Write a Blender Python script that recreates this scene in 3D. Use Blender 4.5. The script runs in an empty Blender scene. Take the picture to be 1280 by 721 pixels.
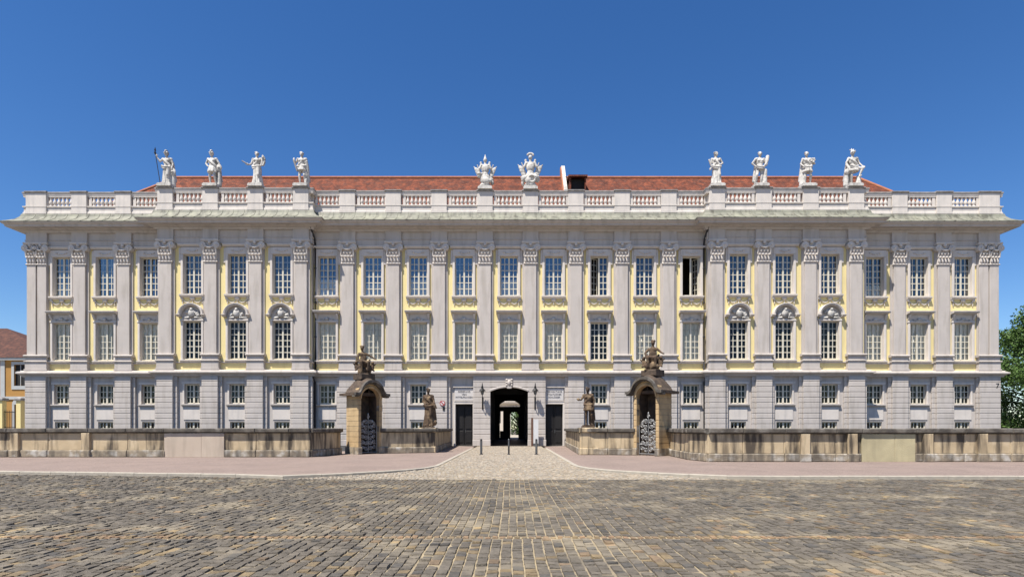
import bpy, bmesh, math, random
import numpy as np
from mathutils import Vector, Matrix
random.seed(7); np.random.seed(7)
R = math.radians
scene = bpy.context.scene
col = scene.collection

# ------------------------------------------------------------------ camera, sky, sun, exposure
EYE, FPX = 1.55, 711.0            # eye height (m), focal length in units of 1/1280 of the picture width
cam_d = bpy.data.cameras.new('camera'); cam = bpy.data.objects.new('camera', cam_d); col.objects.link(cam)
cam.location = (0, 0, EYE); cam.rotation_euler = (R(90), 0, 0)
cam_d.sensor_width = 36.0; cam_d.lens = 36.0 * FPX / 1280.0
cam_d.shift_y = 174.5 / 1280.0
cam_d.clip_end = 3000
scene.camera = cam
SUN_AZ, SUN_EL = R(40), R(63.5)
world = bpy.data.worlds.new('World'); scene.world = world; world.use_nodes = True
wn = world.node_tree
for n in list(wn.nodes): wn.nodes.remove(n)
sky = wn.nodes.new('ShaderNodeTexSky'); sky.sky_type = 'NISHITA'; sky.sun_disc = False
sky.sun_elevation = SUN_EL; sky.sun_rotation = math.pi + SUN_AZ
sky.altitude = 400; sky.air_density = 1.0; sky.dust_density = 0.1; sky.ozone_density = 4.0
bg = wn.nodes.new('ShaderNodeBackground'); bg.inputs['Strength'].default_value = 0.080
wo = wn.nodes.new('ShaderNodeOutputWorld')
hs = wn.nodes.new('ShaderNodeHueSaturation'); hs.inputs['Saturation'].default_value = 1.25; hs.inputs['Hue'].default_value = 0.507
wn.links.new(sky.outputs['Color'], hs.inputs['Color']); wn.links.new(hs.outputs['Color'], bg.inputs['Color']); wn.links.new(bg.outputs['Background'], wo.inputs['Surface'])
sun_d = bpy.data.lights.new('sun', 'SUN'); sun = bpy.data.objects.new('sun', sun_d); col.objects.link(sun)
sun_d.energy = 5.0; sun_d.angle = R(0.5); sun_d.color = (1.0, 0.95, 0.87)
sd = Vector((math.sin(SUN_AZ)*math.cos(SUN_EL), math.cos(SUN_AZ)*math.cos(SUN_EL), -math.sin(SUN_EL)))
sun.rotation_euler = sd.to_track_quat('-Z', 'Y').to_euler(); sun.location = (-20, -20, 60)
scene.view_settings.view_transform = 'Standard'; scene.view_settings.look = 'None'
scene.view_settings.exposure = 0.83; scene.view_settings.gamma = 1.0

# ------------------------------------------------------------------ materials
ALB = 0.74                        # overall scale that brings the colours below to measured reflectances
def mat(name, c1, c2=None, scale=3.0, rough=0.85, bump=0.0, bscale=40.0, streak=None, streak_amt=0.0, metal=0.0,
        attr=None, stretch=(1, 1, 1), extra=None, spec=0.3, c3=None, c3scale=0.6, c3amt=0.5, srange=(0.5, 0.68)):
    m = bpy.data.materials.new(name); m.use_nodes = True
    nt = m.node_tree; N = nt.nodes; L = nt.links
    b = N['Principled BSDF']; b.inputs['Roughness'].default_value = rough; b.inputs['Metallic'].default_value = metal
    b.inputs['Specular IOR Level'].default_value = spec
    geo = N.new('ShaderNodeNewGeometry')
    mp = N.new('ShaderNodeMapping'); mp.inputs['Scale'].default_value = stretch
    L.new(geo.outputs['Position'], mp.inputs['Vector'])
    P = mp.outputs['Vector']
    def noise(s, det=4, vec=P):
        n = N.new('ShaderNodeTexNoise'); n.inputs['Scale'].default_value = s; n.inputs['Detail'].default_value = det
        L.new(vec, n.inputs['Vector']); return n
    def ramp(src, a, b_):
        r = N.new('ShaderNodeMapRange'); r.inputs['From Min'].default_value = a; r.inputs['From Max'].default_value = b_
        L.new(src, r.inputs['Value']); return r.outputs['Result']
    def mix(fac, A, B, mode='MIX'):
        x = N.new('ShaderNodeMix'); x.data_type = 'RGBA'; x.blend_type = mode
        if isinstance(fac, (int, float)): x.inputs['Factor'].default_value = fac
        else: L.new(fac, x.inputs['Factor'])
        for i, v in ((6, A), (7, B)):
            if isinstance(v, tuple): x.inputs[i].default_value = (*v, 1)
            else: L.new(v, x.inputs[i])
        return x.outputs[2]
    c2 = c2 or tuple(v*0.85 for v in c1)
    c1, c2 = tuple(v*ALB for v in c1), tuple(v*ALB for v in c2)
    c3 = c3 and tuple(v*ALB for v in c3); streak = streak and tuple(v*ALB for v in streak)
    colr = mix(ramp(noise(scale).outputs['Fac'], 0.35, 0.65), c1, c2)
    if c3: 
        f = N.new('ShaderNodeMath'); f.operation = 'MULTIPLY'; f.inputs[1].default_value = c3amt
        L.new(ramp(noise(c3scale, 6).outputs['Fac'], 0.5, 0.66), f.inputs[0]); colr = mix(f.outputs[0], colr, c3)
    if attr:
        a = N.new('ShaderNodeAttribute'); a.attribute_name = attr
        colr = mix(1.0, colr, a.outputs['Color'], 'MULTIPLY')
    if streak:
        mp2 = N.new('ShaderNodeMapping'); mp2.inputs['Scale'].default_value = (1.0, 1.0, 0.13); L.new(geo.outputs['Position'], mp2.inputs['Vector'])
        f = N.new('ShaderNodeMath'); f.operation = 'MULTIPLY'; f.inputs[1].default_value = streak_amt
        L.new(ramp(noise(2.6, 8, mp2.outputs['Vector']).outputs['Fac'], *srange), f.inputs[0])
        colr = mix(f.outputs[0], colr, streak)
    L.new(colr, b.inputs['Base Color'])
    if bump:
        bp = N.new('ShaderNodeBump'); bp.inputs['Strength'].default_value = bump; bp.inputs['Distance'].default_value = 0.02
        L.new(noise(bscale, 5).outputs['Fac'], bp.inputs['Height']); L.new(bp.outputs['Normal'], b.inputs['Normal'])
    if extra: extra(nt, b, P, noise, ramp, mix, colr)
    return m

M = {}
M['stucco'] = mat('stucco', (0.655, 0.59, 0.535), (0.605, 0.545, 0.495), 0.7, 0.9, 0.3, 60, (0.43, 0.38, 0.325), 0.5, c3=(0.56, 0.50, 0.43), c3scale=2.4, c3amt=0.25)
M['stucco_light'] = mat('stucco_light', (0.81, 0.735, 0.66), (0.74, 0.67, 0.60), 1.2, 0.9, 0.2, 60, (0.48, 0.45, 0.43), 0.35)
M['yellow'] = mat('yellow_plaster', (0.96, 0.80, 0.39), (0.92, 0.765, 0.37), 0.8, 0.9, 0.2, 60, (0.62, 0.5, 0.26), 0.25)
M['white_stone'] = mat('white_stone', (0.80, 0.76, 0.70), (0.62, 0.59, 0.54), 3.0, 0.9, 0.7, 14, (0.26, 0.245, 0.22), 0.62, c3=(0.36, 0.34, 0.31), c3scale=5.0, c3amt=0.6)
M['bal_stone'] = mat('balustrade_plaster', (0.80, 0.73, 0.66), (0.72, 0.66, 0.60), 1.5, 0.9, 0.2, 40, (0.47, 0.45, 0.43), 0.4)
M['coping_grey'] = mat('weathered_coping', (0.40, 0.38, 0.365), (0.27, 0.255, 0.245), 3.0, 0.9, 0.4, 30)
M['frame'] = mat('window_paint', (0.80, 0.74, 0.60), (0.75, 0.70, 0.57), 2, 0.5)
M['copper'] = mat('copper_patina', (0.32, 0.31, 0.245), (0.22, 0.22, 0.175), 1.6, 0.65, 0.25, 12, (0.10, 0.095, 0.075), 0.8, c3=(0.40, 0.40, 0.29), c3scale=0.9)
M['curtain'] = mat('curtain', (1.05, 0.98, 0.80), (0.96, 0.90, 0.74), 3, 0.95)
M['warm_room'] = mat('dark_room_backing', (0.075, 0.055, 0.04), (0.05, 0.04, 0.03), 1.0, 0.9)  # near-black, stands in for the shade inside the rooms
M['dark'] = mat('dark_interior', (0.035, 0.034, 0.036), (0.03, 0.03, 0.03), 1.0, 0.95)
M['door_wood'] = mat('dark_door_wood', (0.022, 0.019, 0.018), (0.014, 0.013, 0.013), 6, 0.6, stretch=(8, 8, 1))
M['pipe'] = mat('pipe_metal', (0.075, 0.07, 0.075), (0.05, 0.05, 0.05), 3, 0.5, metal=0.3)
M['iron'] = mat('black_iron', (0.03, 0.03, 0.032), (0.02, 0.02, 0.02), 6, 0.5, metal=0.4)
M['silver_iron'] = mat('silvered_iron', (0.52, 0.51, 0.49), (0.40, 0.40, 0.39), 9, 0.45, metal=0.5)
M['sand'] = mat('sandstone', (0.64, 0.50, 0.315), (0.54, 0.42, 0.265), 2.0, 0.92, 0.6, 25, (0.085, 0.068, 0.052), 0.95, c3=(0.74, 0.60, 0.40), c3scale=1.4, c3amt=0.6, srange=(0.46, 0.62))
M['sand_base'] = mat('sandstone_base', (0.44, 0.36, 0.255), (0.28, 0.23, 0.17), 3.0, 0.92, 0.8, 20, (0.085, 0.075, 0.065), 0.65, c3=(0.66, 0.62, 0.55), c3scale=2.2, c3amt=0.8, srange=(0.44, 0.6))
M['sand_cope'] = mat('coping_stone', (0.15, 0.13, 0.105), (0.085, 0.075, 0.065), 3.0, 0.92, 0.7, 22, c3=(0.33, 0.30, 0.26), c3scale=2.0)
M['sand_warm'] = mat('warm_sandstone', (0.64, 0.455, 0.245), (0.53, 0.375, 0.20), 2.5, 0.92, 0.6, 25, (0.20, 0.145, 0.095), 0.6)
M['roof_stone'] = mat('weathered_roof_and_niche_shade', (0.14, 0.10, 0.07), (0.07, 0.053, 0.042), 3.5, 0.92, 0.7, 20)
M['brown_stone'] = mat('brown_sculpture_stone', (0.135, 0.088, 0.055), (0.06, 0.042, 0.03), 3.0, 0.9, 0.8, 14, c3=(0.34, 0.24, 0.14), c3scale=2.2, c3amt=0.7)
M['infill_pink'] = mat('pink_render', (0.66, 0.55, 0.435), (0.60, 0.49, 0.385), 1.2, 0.95, 0.5, 40, (0.30, 0.25, 0.20), 0.35)
M['infill_green'] = mat('ochre_render', (0.60, 0.52, 0.32), (0.52, 0.45, 0.28), 2.0, 0.95, 0.7, 30, (0.30, 0.26, 0.17), 0.4)
M['letter'] = mat('grey_lettering', (0.25, 0.23, 0.22), (0.22, 0.2, 0.19), 3, 0.8)
M['panel'] = mat('inscription_panel', (0.72, 0.68, 0.65), (0.68, 0.64, 0.61), 1.5, 0.9)
M['red'] = mat('sign_red', (0.50, 0.045, 0.04), (0.48, 0.05, 0.04), 2, 0.4)
M['white'] = mat('sign_white', (0.78, 0.78, 0.77), (0.74, 0.74, 0.73), 2, 0.4)
M['steel'] = mat('steel_post', (0.20, 0.20, 0.20), (0.16, 0.16, 0.16), 4, 0.4, metal=0.5)
M['post_dark'] = mat('dark_post', (0.05, 0.045, 0.045), (0.035, 0.035, 0.035), 4, 0.5)
M['post_brown'] = mat('brown_post', (0.16, 0.075, 0.045), (0.13, 0.06, 0.04), 4, 0.6)
M['lamp_glass'] = mat('lamp_glass', (0.18, 0.18, 0.16), (0.16, 0.16, 0.15), 4, 0.2)
M['joint'] = mat('sandy_joint', (0.46, 0.37, 0.235), (0.34, 0.28, 0.185), 5.0, 0.98, 0.8, 60, c3=(0.19, 0.165, 0.13), c3scale=0.8, c3amt=0.8)
M['sett'] = mat('basalt_sett', (0.185, 0.165, 0.135), (0.13, 0.116, 0.096), 14.0, 0.75, 0.9, 70, attr='tone', spec=0.3, c3=(0.34, 0.295, 0.215), c3scale=0.7, c3amt=0.75)
M['sett_pale'] = mat('pale_sett', (0.42, 0.38, 0.315), (0.345, 0.31, 0.26), 8.0, 0.85, 0.8, 60, attr='tone')
M['kerb'] = mat('kerb_granite', (0.50, 0.445, 0.36), (0.42, 0.375, 0.31), 4.0, 0.9, 0.6, 50)
def paver(nt, b, P, noise, ramp, mix, colr):
    N, L = nt.nodes, nt.links
    br = N.new('ShaderNodeTexBrick'); br.inputs['Scale'].default_value = 5.0; br.inputs['Mortar Size'].default_value = 0.025
    br.inputs['Color1'].default_value = (1, 1, 1, 1); br.inputs['Color2'].default_value = (0.78, 0.77, 0.77, 1); br.inputs['Mortar'].default_value = (0.5, 0.48, 0.45, 1)
    L.new(P, br.inputs['Vector'])
    L.new(mix(1.0, colr, br.outputs['Color'], 'MULTIPLY'), b.inputs['Base Color'])
M['paver'] = mat('pink_paver', (0.385, 0.295, 0.25), (0.35, 0.27, 0.232), 0.5, 0.92, 0.3, 80, extra=paver, c3=(0.29, 0.225, 0.19), c3scale=0.6)
M['ground'] = mat('gravel_ground', (0.34, 0.30, 0.25), (0.28, 0.25, 0.21), 1.5, 0.98, 0.6, 30)
M['low_bounce'] = mat('low_bounce_forecourt', (0.06, 0.058, 0.056), (0.045, 0.045, 0.045), 2.0, 0.95, 0.6, 60)  # unseen surface, darkened so less light bounces up the facade
def tiles(nt, b, P, noise, ramp, mix, colr):
    N, L = nt.nodes, nt.links
    sx = N.new('ShaderNodeMapping'); sx.inputs['Rotation'].default_value = (R(-48), 0, 0); L.new(P, sx.inputs['Vector'])
    br = N.new('ShaderNodeTexBrick'); br.inputs['Scale'].default_value = 3.2; br.inputs['Mortar Size'].default_value = 0.03; br.inputs['Brick Width'].default_value = 0.6; br.inputs['Row Height'].default_value = 0.5
    br.inputs['Color1'].default_value = (1, 1, 1, 1); br.inputs['Color2'].default_value = (0.55, 0.5, 0.5, 1); br.inputs['Mortar'].default_value = (0.3, 0.28, 0.28, 1)
    L.new(sx.outputs['Vector'], br.inputs['Vector'])
    L.new(mix(1.0, colr, br.outputs['Color'], 'MULTIPLY'), b.inputs['Base Color'])
    bp = N.new('ShaderNodeBump'); bp.inputs['Strength'].default_value = 0.6; bp.inputs['Distance'].default_value = 0.05
    L.new(br.outputs['Fac'], bp.inputs['Height']); bp.invert = True; L.new(bp.outputs['Normal'], b.inputs['Normal'])
M['tile'] = mat('red_roof_tile', (0.37, 0.108, 0.052), (0.16, 0.055, 0.033), 1.5, 0.9, extra=tiles, c3=(0.20, 0.085, 0.06), c3scale=3.0, c3amt=0.8)
M['ridge'] = mat('ridge_tile', (0.50, 0.20, 0.10), (0.40, 0.15, 0.08), 3, 0.9)
M['house_roof'] = mat('old_roof_tile', (0.12, 0.05, 0.036), (0.06, 0.032, 0.027), 5, 0.9, 0.5, 9, c3=(0.20, 0.085, 0.055), c3scale=1.5)
M['house_wall'] = mat('ochre_wall', (0.52, 0.28, 0.085), (0.46, 0.25, 0.075), 0.6, 0.9)
M['house_trim'] = mat('pale_trim', (0.55, 0.56, 0.55), (0.5, 0.51, 0.5), 1.0, 0.9)
M['bark'] = mat('bark', (0.10, 0.08, 0.06), (0.06, 0.05, 0.04), 6, 0.95, 0.6, 20)
M['leaf'] = mat('leaf', (0.115, 0.195, 0.042), (0.07, 0.135, 0.032), 2.0, 0.6)
def glass(name, refl, tint, ior=1.6):
    m = bpy.data.materials.new(name); m.use_nodes = True; nt = m.node_tree; N, L = nt.nodes, nt.links
    for n in list(N): N.remove(n)
    out = N.new('ShaderNodeOutputMaterial'); tr = N.new('ShaderNodeBsdfTransparent'); gl = N.new('ShaderNodeBsdfGlossy')
    tr.inputs['Color'].default_value = (*tint, 1); gl.inputs['Roughness'].default_value = 0.03; gl.inputs['Color'].default_value = (0.92, 0.96, 1, 1)
    geo = N.new('ShaderNodeNewGeometry'); no = N.new('ShaderNodeTexNoise'); no.inputs['Scale'].default_value = 1.6; no.inputs['Detail'].default_value = 1
    L.new(geo.outputs['Position'], no.inputs['Vector'])
    bp = N.new('ShaderNodeBump'); bp.inputs['Strength'].default_value = 0.25; bp.inputs['Distance'].default_value = 0.05
    L.new(no.outputs['Fac'], bp.inputs['Height']); L.new(bp.outputs['Normal'], gl.inputs['Normal'])
    fr = N.new('ShaderNodeFresnel'); fr.inputs['IOR'].default_value = ior
    ad = N.new('ShaderNodeMath'); ad.operation = 'ADD'; ad.use_clamp = True; ad.inputs[1].default_value = refl; L.new(fr.outputs[0], ad.inputs[0])
    mx = N.new('ShaderNodeMixShader'); L.new(ad.outputs[0], mx.inputs[0]); L.new(tr.outputs[0], mx.inputs[1]); L.new(gl.outputs[0], mx.inputs[2])
    L.new(mx.outputs[0], out.inputs['Surface']); return m
M['glass'] = glass('window_glass', 0.08, (0.90, 0.91, 0.92))
M['glass_sky'] = glass('sky_window_glass', 0.15, (0.85, 0.87, 0.88))
M['glass_clear'] = glass('clear_window_glass', 0.0, (0.97, 0.97, 0.96), 1.4)

# ------------------------------------------------------------------ mesh helpers
class MB:
    def __init__(s): s.v = []; s.f = []; s.sm = []
    def add(s, vs, fs, smooth=False):
        o = len(s.v); s.v += [tuple(v) for v in vs]; s.f += [tuple(i+o for i in f) for f in fs]; s.sm += [smooth]*len(fs); return s
    def box(s, x0, x1, y0, y1, z0, z1):
        return s.add([(x0,y0,z0),(x1,y0,z0),(x1,y1,z0),(x0,y1,z0),(x0,y0,z1),(x1,y0,z1),(x1,y1,z1),(x0,y1,z1)],
                     [(0,3,2,1),(4,5,6,7),(0,1,5,4),(1,2,6,5),(2,3,7,6),(3,0,4,7)])
    def cbox(s, x0, x1, y0, y1, z0, z1, c):      # box with its front (-y) edges chamfered
        a = [(x0,y0+c,z0),(x1,y0+c,z0),(x1,y0+c,z1),(x0,y0+c,z1)]; b = [(x0+c,y0,z0+c),(x1-c,y0,z0+c),(x1-c,y0,z1-c),(x0+c,y0,z1-c)]
        d = [(x0,y1,z0),(x1,y1,z0),(x1,y1,z1),(x0,y1,z1)]
        fs = [(4,5,6,7),(11,10,9,8)]
        for i in range(4):
            j = (i+1) % 4; fs += [(i, j, 4+j, 4+i), (8+i, 8+j, j, i)]
        return s.add(a+b+d, fs)
    def prism_x(s, prof, x0, x1):                # prof: (y,z) polygon
        n = len(prof); vs = [(x0,y,z) for y,z in prof] + [(x1,y,z) for y,z in prof]
        fs = [tuple(range(n))[::-1], tuple(range(n, 2*n))] + [(i, (i+1)%n, n+(i+1)%n, n+i) for i in range(n)]
        return s.add(vs, fs)
    def prism_y(s, prof, y0, y1):                # prof: (x,z) polygon
        n = len(prof); vs = [(x,y0,z) for x,z in prof] + [(x,y1,z) for x,z in prof]
        fs = [tuple(range(n)), tuple(range(n, 2*n))[::-1]] + [((i+1)%n, i, n+i, n+(i+1)%n) for i in range(n)]
        return s.add(vs, fs)
    def prism_z(s, prof, z0, z1):
        n = len(prof); vs = [(x,y,z0) for x,y in prof] + [(x,y,z1) for x,y in prof]
        fs = [tuple(range(n))[::-1], tuple(range(n, 2*n))] + [(i, (i+1)%n, n+(i+1)%n, n+i) for i in range(n)]
        return s.add(vs, fs)
    def cone(s, p0, p1, r0, r1, n=8, smooth=True, caps=True):
        p0, p1 = Vector(p0), Vector(p1); d = (p1-p0)
        if d.length < 1e-6: return s
        q = d.normalized().to_track_quat('Z', 'Y')
        vs = []
        for p, r in ((p0, r0), (p1, r1)):
            for i in range(n):
                a = 2*math.pi*i/n; vs.append(p + q @ Vector((r*math.cos(a), r*math.sin(a), 0)))
        fs = [(i, (i+1)%n, n+(i+1)%n, n+i) for i in range(n)]
        s.add(vs, fs, smooth)
        if caps: s.add(vs, [tuple(range(n))[::-1], tuple(range(n, 2*n))], False)
        return s
    def ball(s, c, r, n=8, m=6, rot=None):
        if not hasattr(r, '__len__'): r = (r, r, r)
        c = Vector(c); vs = []; fs = []
        for j in range(1, m):
            t = math.pi*j/m
            for i in range(n):
                a = 2*math.pi*i/n; p = Vector((r[0]*math.sin(t)*math.cos(a), r[1]*math.sin(t)*math.sin(a), r[2]*math.cos(t)))
                vs.append(c + (rot @ p if rot else p))
        zt = Vector((0, 0, r[2])); top = len(vs); vs.append(c + (rot @ zt if rot else zt)); vs.append(c - (rot @ zt if rot else zt))
        for j in range(m-2):
            for i in range(n): fs.append((j*n+i, (j+1)*n+i, (j+1)*n+(i+1)%n, j*n+(i+1)%n))
        for i in range(n): fs.append((top, i, (i+1)%n)); fs.append((top+1, (m-2)*n+(i+1)%n, (m-2)*n+i))
        return s.add(vs, fs, True)
    def caps(s, p0, p1, r0, r1=None, n=8):       # rounded tapered limb
        r1 = r0 if r1 is None else r1
        s.cone(p0, p1, r0, r1, n); s.ball(p0, r0, n, 6); s.ball(p1, r1, n, 6); return s
    def lathe(s, prof, c=(0, 0, 0), n=12, smooth=True, mod=None):
        vs = []; k = len(prof)
        for j, (r, z) in enumerate(prof):
            for i in range(n):
                a = 2*math.pi*i/n; rr = r*(mod(a, z) if mod else 1)
                vs.append((c[0]+rr*math.cos(a), c[1]+rr*math.sin(a), c[2]+z))
        fs = [(j*n+i, j*n+(i+1)%n, (j+1)*n+(i+1)%n, (j+1)*n+i) for j in range(k-1) for i in range(n)]
        s.add(vs, fs, smooth); s.add(vs, [tuple(range(n))[::-1], tuple(range((k-1)*n, k*n))], False); return s
    def tube(s, pts, r, n=5, closed=False):
        pts = [Vector(p) for p in pts]; vs = []; k = len(pts)
        for j, p in enumerate(pts):
            a = pts[j-1] if (j or closed) else p; b = pts[(j+1) % k] if (j < k-1 or closed) else p
            d = (b-a).normalized(); u = d.cross(Vector((0, 0, 1)))
            if u.length < 1e-3: u = d.cross(Vector((0, 1, 0)))
            u.normalize(); w = d.cross(u); rr = r[j] if hasattr(r, '__len__') else r
            for i in range(n):
                t = 2*math.pi*i/n; vs.append(p + u*rr*math.cos(t) + w*rr*math.sin(t))
        fs = [(j*n+i, j*n+(i+1)%n, ((j+1)%k)*n+(i+1)%n, ((j+1)%k)*n+i) for j in range(k if closed else k-1) for i in range(n)]
        s.add(vs, fs, True)
        if not closed: s.add(vs, [tuple(range(n))[::-1], tuple(range((k-1)*n, k*n))])
        return s
    def xf(s, mtx):
        s.v = [tuple(mtx @ Vector(v)) for v in s.v]; return s
    def mesh(s, name, m=None):
        me = bpy.data.meshes.new(name); me.from_pydata(s.v, [], s.f)
        me.polygons.foreach_set('use_smooth', s.sm)
        if m: me.materials.append(M[m] if isinstance(m, str) else m)
        me.validate(); me.update(); return me
    def build(s, name, m, parent=None, loc=None, rz=0):
        return inst(name, s.mesh(name, m), parent, loc, rz)
def inst(name, me, parent=None, loc=None, rz=0):
    o = bpy.data.objects.new(name, me); col.objects.link(o)
    if parent: o.parent = parent
    if loc: o.location = loc
    if rz: o.rotation_euler.z = rz
    return o
def empty(name, loc=(0, 0, 0), rz=0, parent=None):
    return inst(name, None, parent, loc, rz)
def tag(o, label=None, cat=None, group=None, kind=None):
    for k, v in (('label', label), ('category', cat), ('group', group), ('kind', kind)):
        if v: o[k] = v
    return o
def sweep(path, prof, closed_prof=True):
    """profile (offset outward, z) carried along a plan polyline with mitred corners"""
    P = [Vector((x, y, 0)) for x, y in path]; k = len(P); mb = MB(); vs = []; n = len(prof)
    for j in range(k):
        ds = []
        if j > 0: ds.append((P[j]-P[j-1]).normalized())
        if j < k-1: ds.append((P[j+1]-P[j]).normalized())
        ns = [Vector((d.y, -d.x, 0)) for d in ds]
        if len(ns) == 2:
            b = ns[0]+ns[1]; b = b / max(0.3, (1+ns[0].dot(ns[1])))
        else: b = ns[0]
        for p, z in prof: vs.append((P[j].x+b.x*p, P[j].y+b.y*p, z))
    fs = []
    for j in range(k-1):
        for i in range(n if closed_prof else n-1):
            fs.append((j*n+i, j*n+(i+1)%n, (j+1)*n+(i+1)%n, (j+1)*n+i))
    mb.add(vs, fs)
    if closed_prof: mb.add(vs, [tuple(range(n))[::-1], tuple(range((k-1)*n, k*n))])
    return mb
def holed(x0, x1, z0, z1, y, holes, depth):
    """wall face at y with rectangular openings (x0,x1,z0,z1) and their reveals"""
    xs = sorted(set([x0, x1]+[h[i] for h in holes for i in (0, 1)])); zs = sorted(set([z0, z1]+[h[i] for h in holes for i in (2, 3)]))
    mb = MB()
    for i in range(len(xs)-1):
        for j in range(len(zs)-1):
            cx, cz = (xs[i]+xs[i+1])/2, (zs[j]+zs[j+1])/2
            if any(h[0] < cx < h[1] and h[2] < cz < h[3] for h in holes): continue
            mb.add([(xs[i],y,zs[j]),(xs[i+1],y,zs[j]),(xs[i+1],y,zs[j+1]),(xs[i],y,zs[j+1])], [(0,1,2,3)])
    for a, b, c, d in holes:
        mb.add([(a,y,c),(b,y,c),(b,y,d),(a,y,d),(a,y+depth,c),(b,y+depth,c),(b,y+depth,d),(a,y+depth,d)], [(0,4,5,1),(1,5,6,2),(2,6,7,3),(3,7,4,0)])
    return mb

# ------------------------------------------------------------------ the palace
YC, YR, YW = 50.0, 49.4, 50.3                    # wall planes: centre, projecting bays, end wings
px = lambda p, Y: (p-640.0)*Y/FPX
def zf(y): return EYE + (535.0-y)*0.0703
palace = empty('palace', (0, YC, 0))
tag(palace, 'long grey and yellow baroque palace front with balustrade and red tiled roof', 'palace')
PO = Vector((0, YC, 0))
def part(mb, name, m, parent=None): # palace parts are made in world space
    mb.v = [(x, y-YC, z) for x, y, z in mb.v]
    return mb.build(name, m, parent or palace)
def place(name, me, x, y, z, parent=None): return inst(name, me, parent or palace, (x, y-YC, z))

XL, XR = px(35.5, YW), px(1246.5, YW)
X1, X2, X3, X4 = px(200, YR), px(389, YR), px(885, YR), px(1080, YR)
BACK = 64.0
PATH = [(XL, BACK), (XL, YW), (X1, YW), (X1, YR), (X2, YR), (X2, YC), (X3, YC), (X3, YR), (X4, YR), (X4, YW), (XR, YW), (XR, BACK)]
secs = [('wing', YW, XL, X1, [78, 132, 187]), ('ris', YR, X1, X2, [241, 297, 352.5]),
        ('cen', YC, X2, X3, [409, 466, 523, 580, 636.3, 692, 749, 806, 864]),
        ('ris', YR, X3, X4, [923, 980, 1037]), ('wing', YW, X4, XR, [1093, 1148, 1203])]
pil_px = {0: [102, 157], 1: [209, 265, 321, 377.5], 2: [435.5, 492.5, 549.5, 606.5, 663, 719.5, 777, 835], 3: [895, 953, 1011.5, 1068], 4: [1122, 1177]}

Z_STR0, Z_STR1 = 6.05, 6.62
W_HALF = 0.78
UP = (13.2, 16.62); LO = (7.55, 10.83); GR = (3.68, 5.36); BA = (0.95, 2.12)
GX0, GX1 = px(613, YC-0.35), px(660, YC-0.35); GC = (GX0+GX1)/2
DL = (px(569.5, YC), px(591, YC)); DR = (px(682, YC), px(703.5, YC)); DZ = zf(505)

# shared window meshes -------------------------------------------------------
def frame_mesh(w, h, rows, name, cols=2, closed=True, left=True, right=True):
    mb = MB(); e = 0.09; t = 0.07
    mb.box(-w, w, 0, t, 0, e).box(-w, w, 0, t, h-e, h).box(-w, -w+e, 0, t, e, h-e).box(w-e, w, 0, t, e, h-e)
    mb.box(-0.07, 0.07, -0.02, t, e, h-e)
    for sgn, on in ((-1, left), (1, right)):
        if not on: continue
        a, b = sorted((sgn*0.07, sgn*(w-e)))
        for c in range(1, cols):
            xc = a+(b-a)*c/cols; mb.box(xc-0.031, xc+0.031, 0.012, t-0.01, e, h-e)
        for r in range(1, rows):
            zc = e+(h-2*e)*r/rows; mb.box(a, b, 0.018, t-0.016, zc-0.033, zc+0.033)
    return mb.mesh(name, 'frame')
hu, hl, hg, hb = UP[1]-UP[0], LO[1]-LO[0], GR[1]-GR[0], BA[1]-BA[0]
F_UP = frame_mesh(W_HALF, hu, 6, 'frame'); F_LO = frame_mesh(W_HALF, hl, 6, 'frame')
F_GR = frame_mesh(0.70, hg, 3, 'frame'); F_BA = frame_mesh(0.66, hb, 2, 'frame')
F_OPEN = frame_mesh(W_HALF, hu, 6, 'frame', left=False, right=False); F_HALF = frame_mesh(W_HALF, hu, 6, 'frame', left=False)
def pane_mesh(w, h, a=-1, b=1, m='glass'): return MB().add([(a*w, 0.045, 0.05), (b*w, 0.045, 0.05), (b*w, 0.045, h-0.05), (a*w, 0.045, h-0.05)], [(0,1,2,3)]).mesh('pane', m)
G_UP, G_LO, G_GR, G_BA = [pane_mesh(w-0.04, h) for w, h in ((W_HALF, hu), (W_HALF, hl), (0.70, hg), (0.66, hb))]
G_LO = pane_mesh(W_HALF-0.04, hl, m='glass_clear')
G_GR = pane_mesh(0.66, hg, m='glass_clear'); G_BA = pane_mesh(0.62, hb, m='glass_clear'); G_SKY = pane_mesh(W_HALF-0.04, hu, m='glass_sky')
G_HALF = pane_mesh(W_HALF-0.04, hu, 0.08, 1)
def casement_mesh(h):       # one leaf, hinged at x=0, swung inwards (+y)
    mb = MB(); w = W_HALF-0.08
    mb.box(0, w, 0, 0.05, 0, 0.07).box(0, w, 0, 0.05, h-0.07, h).box(0, 0.07, 0, 0.05, 0.07, h-0.07).box(w-0.07, w, 0, 0.05, 0.07, h-0.07).box(w/2-0.02, w/2+0.02, 0.01, 0.04, 0.07, h-0.07)
    for r in range(1, 6): mb.box(0.07, w-0.07, 0.012, 0.038, h*r/6-0.02, h*r/6+0.02)
    return mb.mesh('casement', 'frame')
CASE = casement_mesh(hu-0.16)
def curtain_mesh(w, h, seed):
    rnd = random.Random(seed); mb = MB(); nx, nz = 24, 14; vs = []
    ph = rnd.random()*6
    for j in range(nz+1):
        for i in range(nx+1):
            u, v = i/nx, j/nz
            y = 0.13 + 0.05*math.sin(u*26+ph+0.8*math.sin(v*9+u*5)) + 0.035*math.sin(v*22+3*math.sin(u*6.28+ph))
            vs.append((-w+2*w*u, y, 0.02+h*v))
    return mb.add(vs, [(j*(nx+1)+i, j*(nx+1)+i+1, (j+1)*(nx+1)+i+1, (j+1)*(nx+1)+i) for j in range(nz) for i in range(nx)], True).mesh('curtain', 'curtain')
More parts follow.
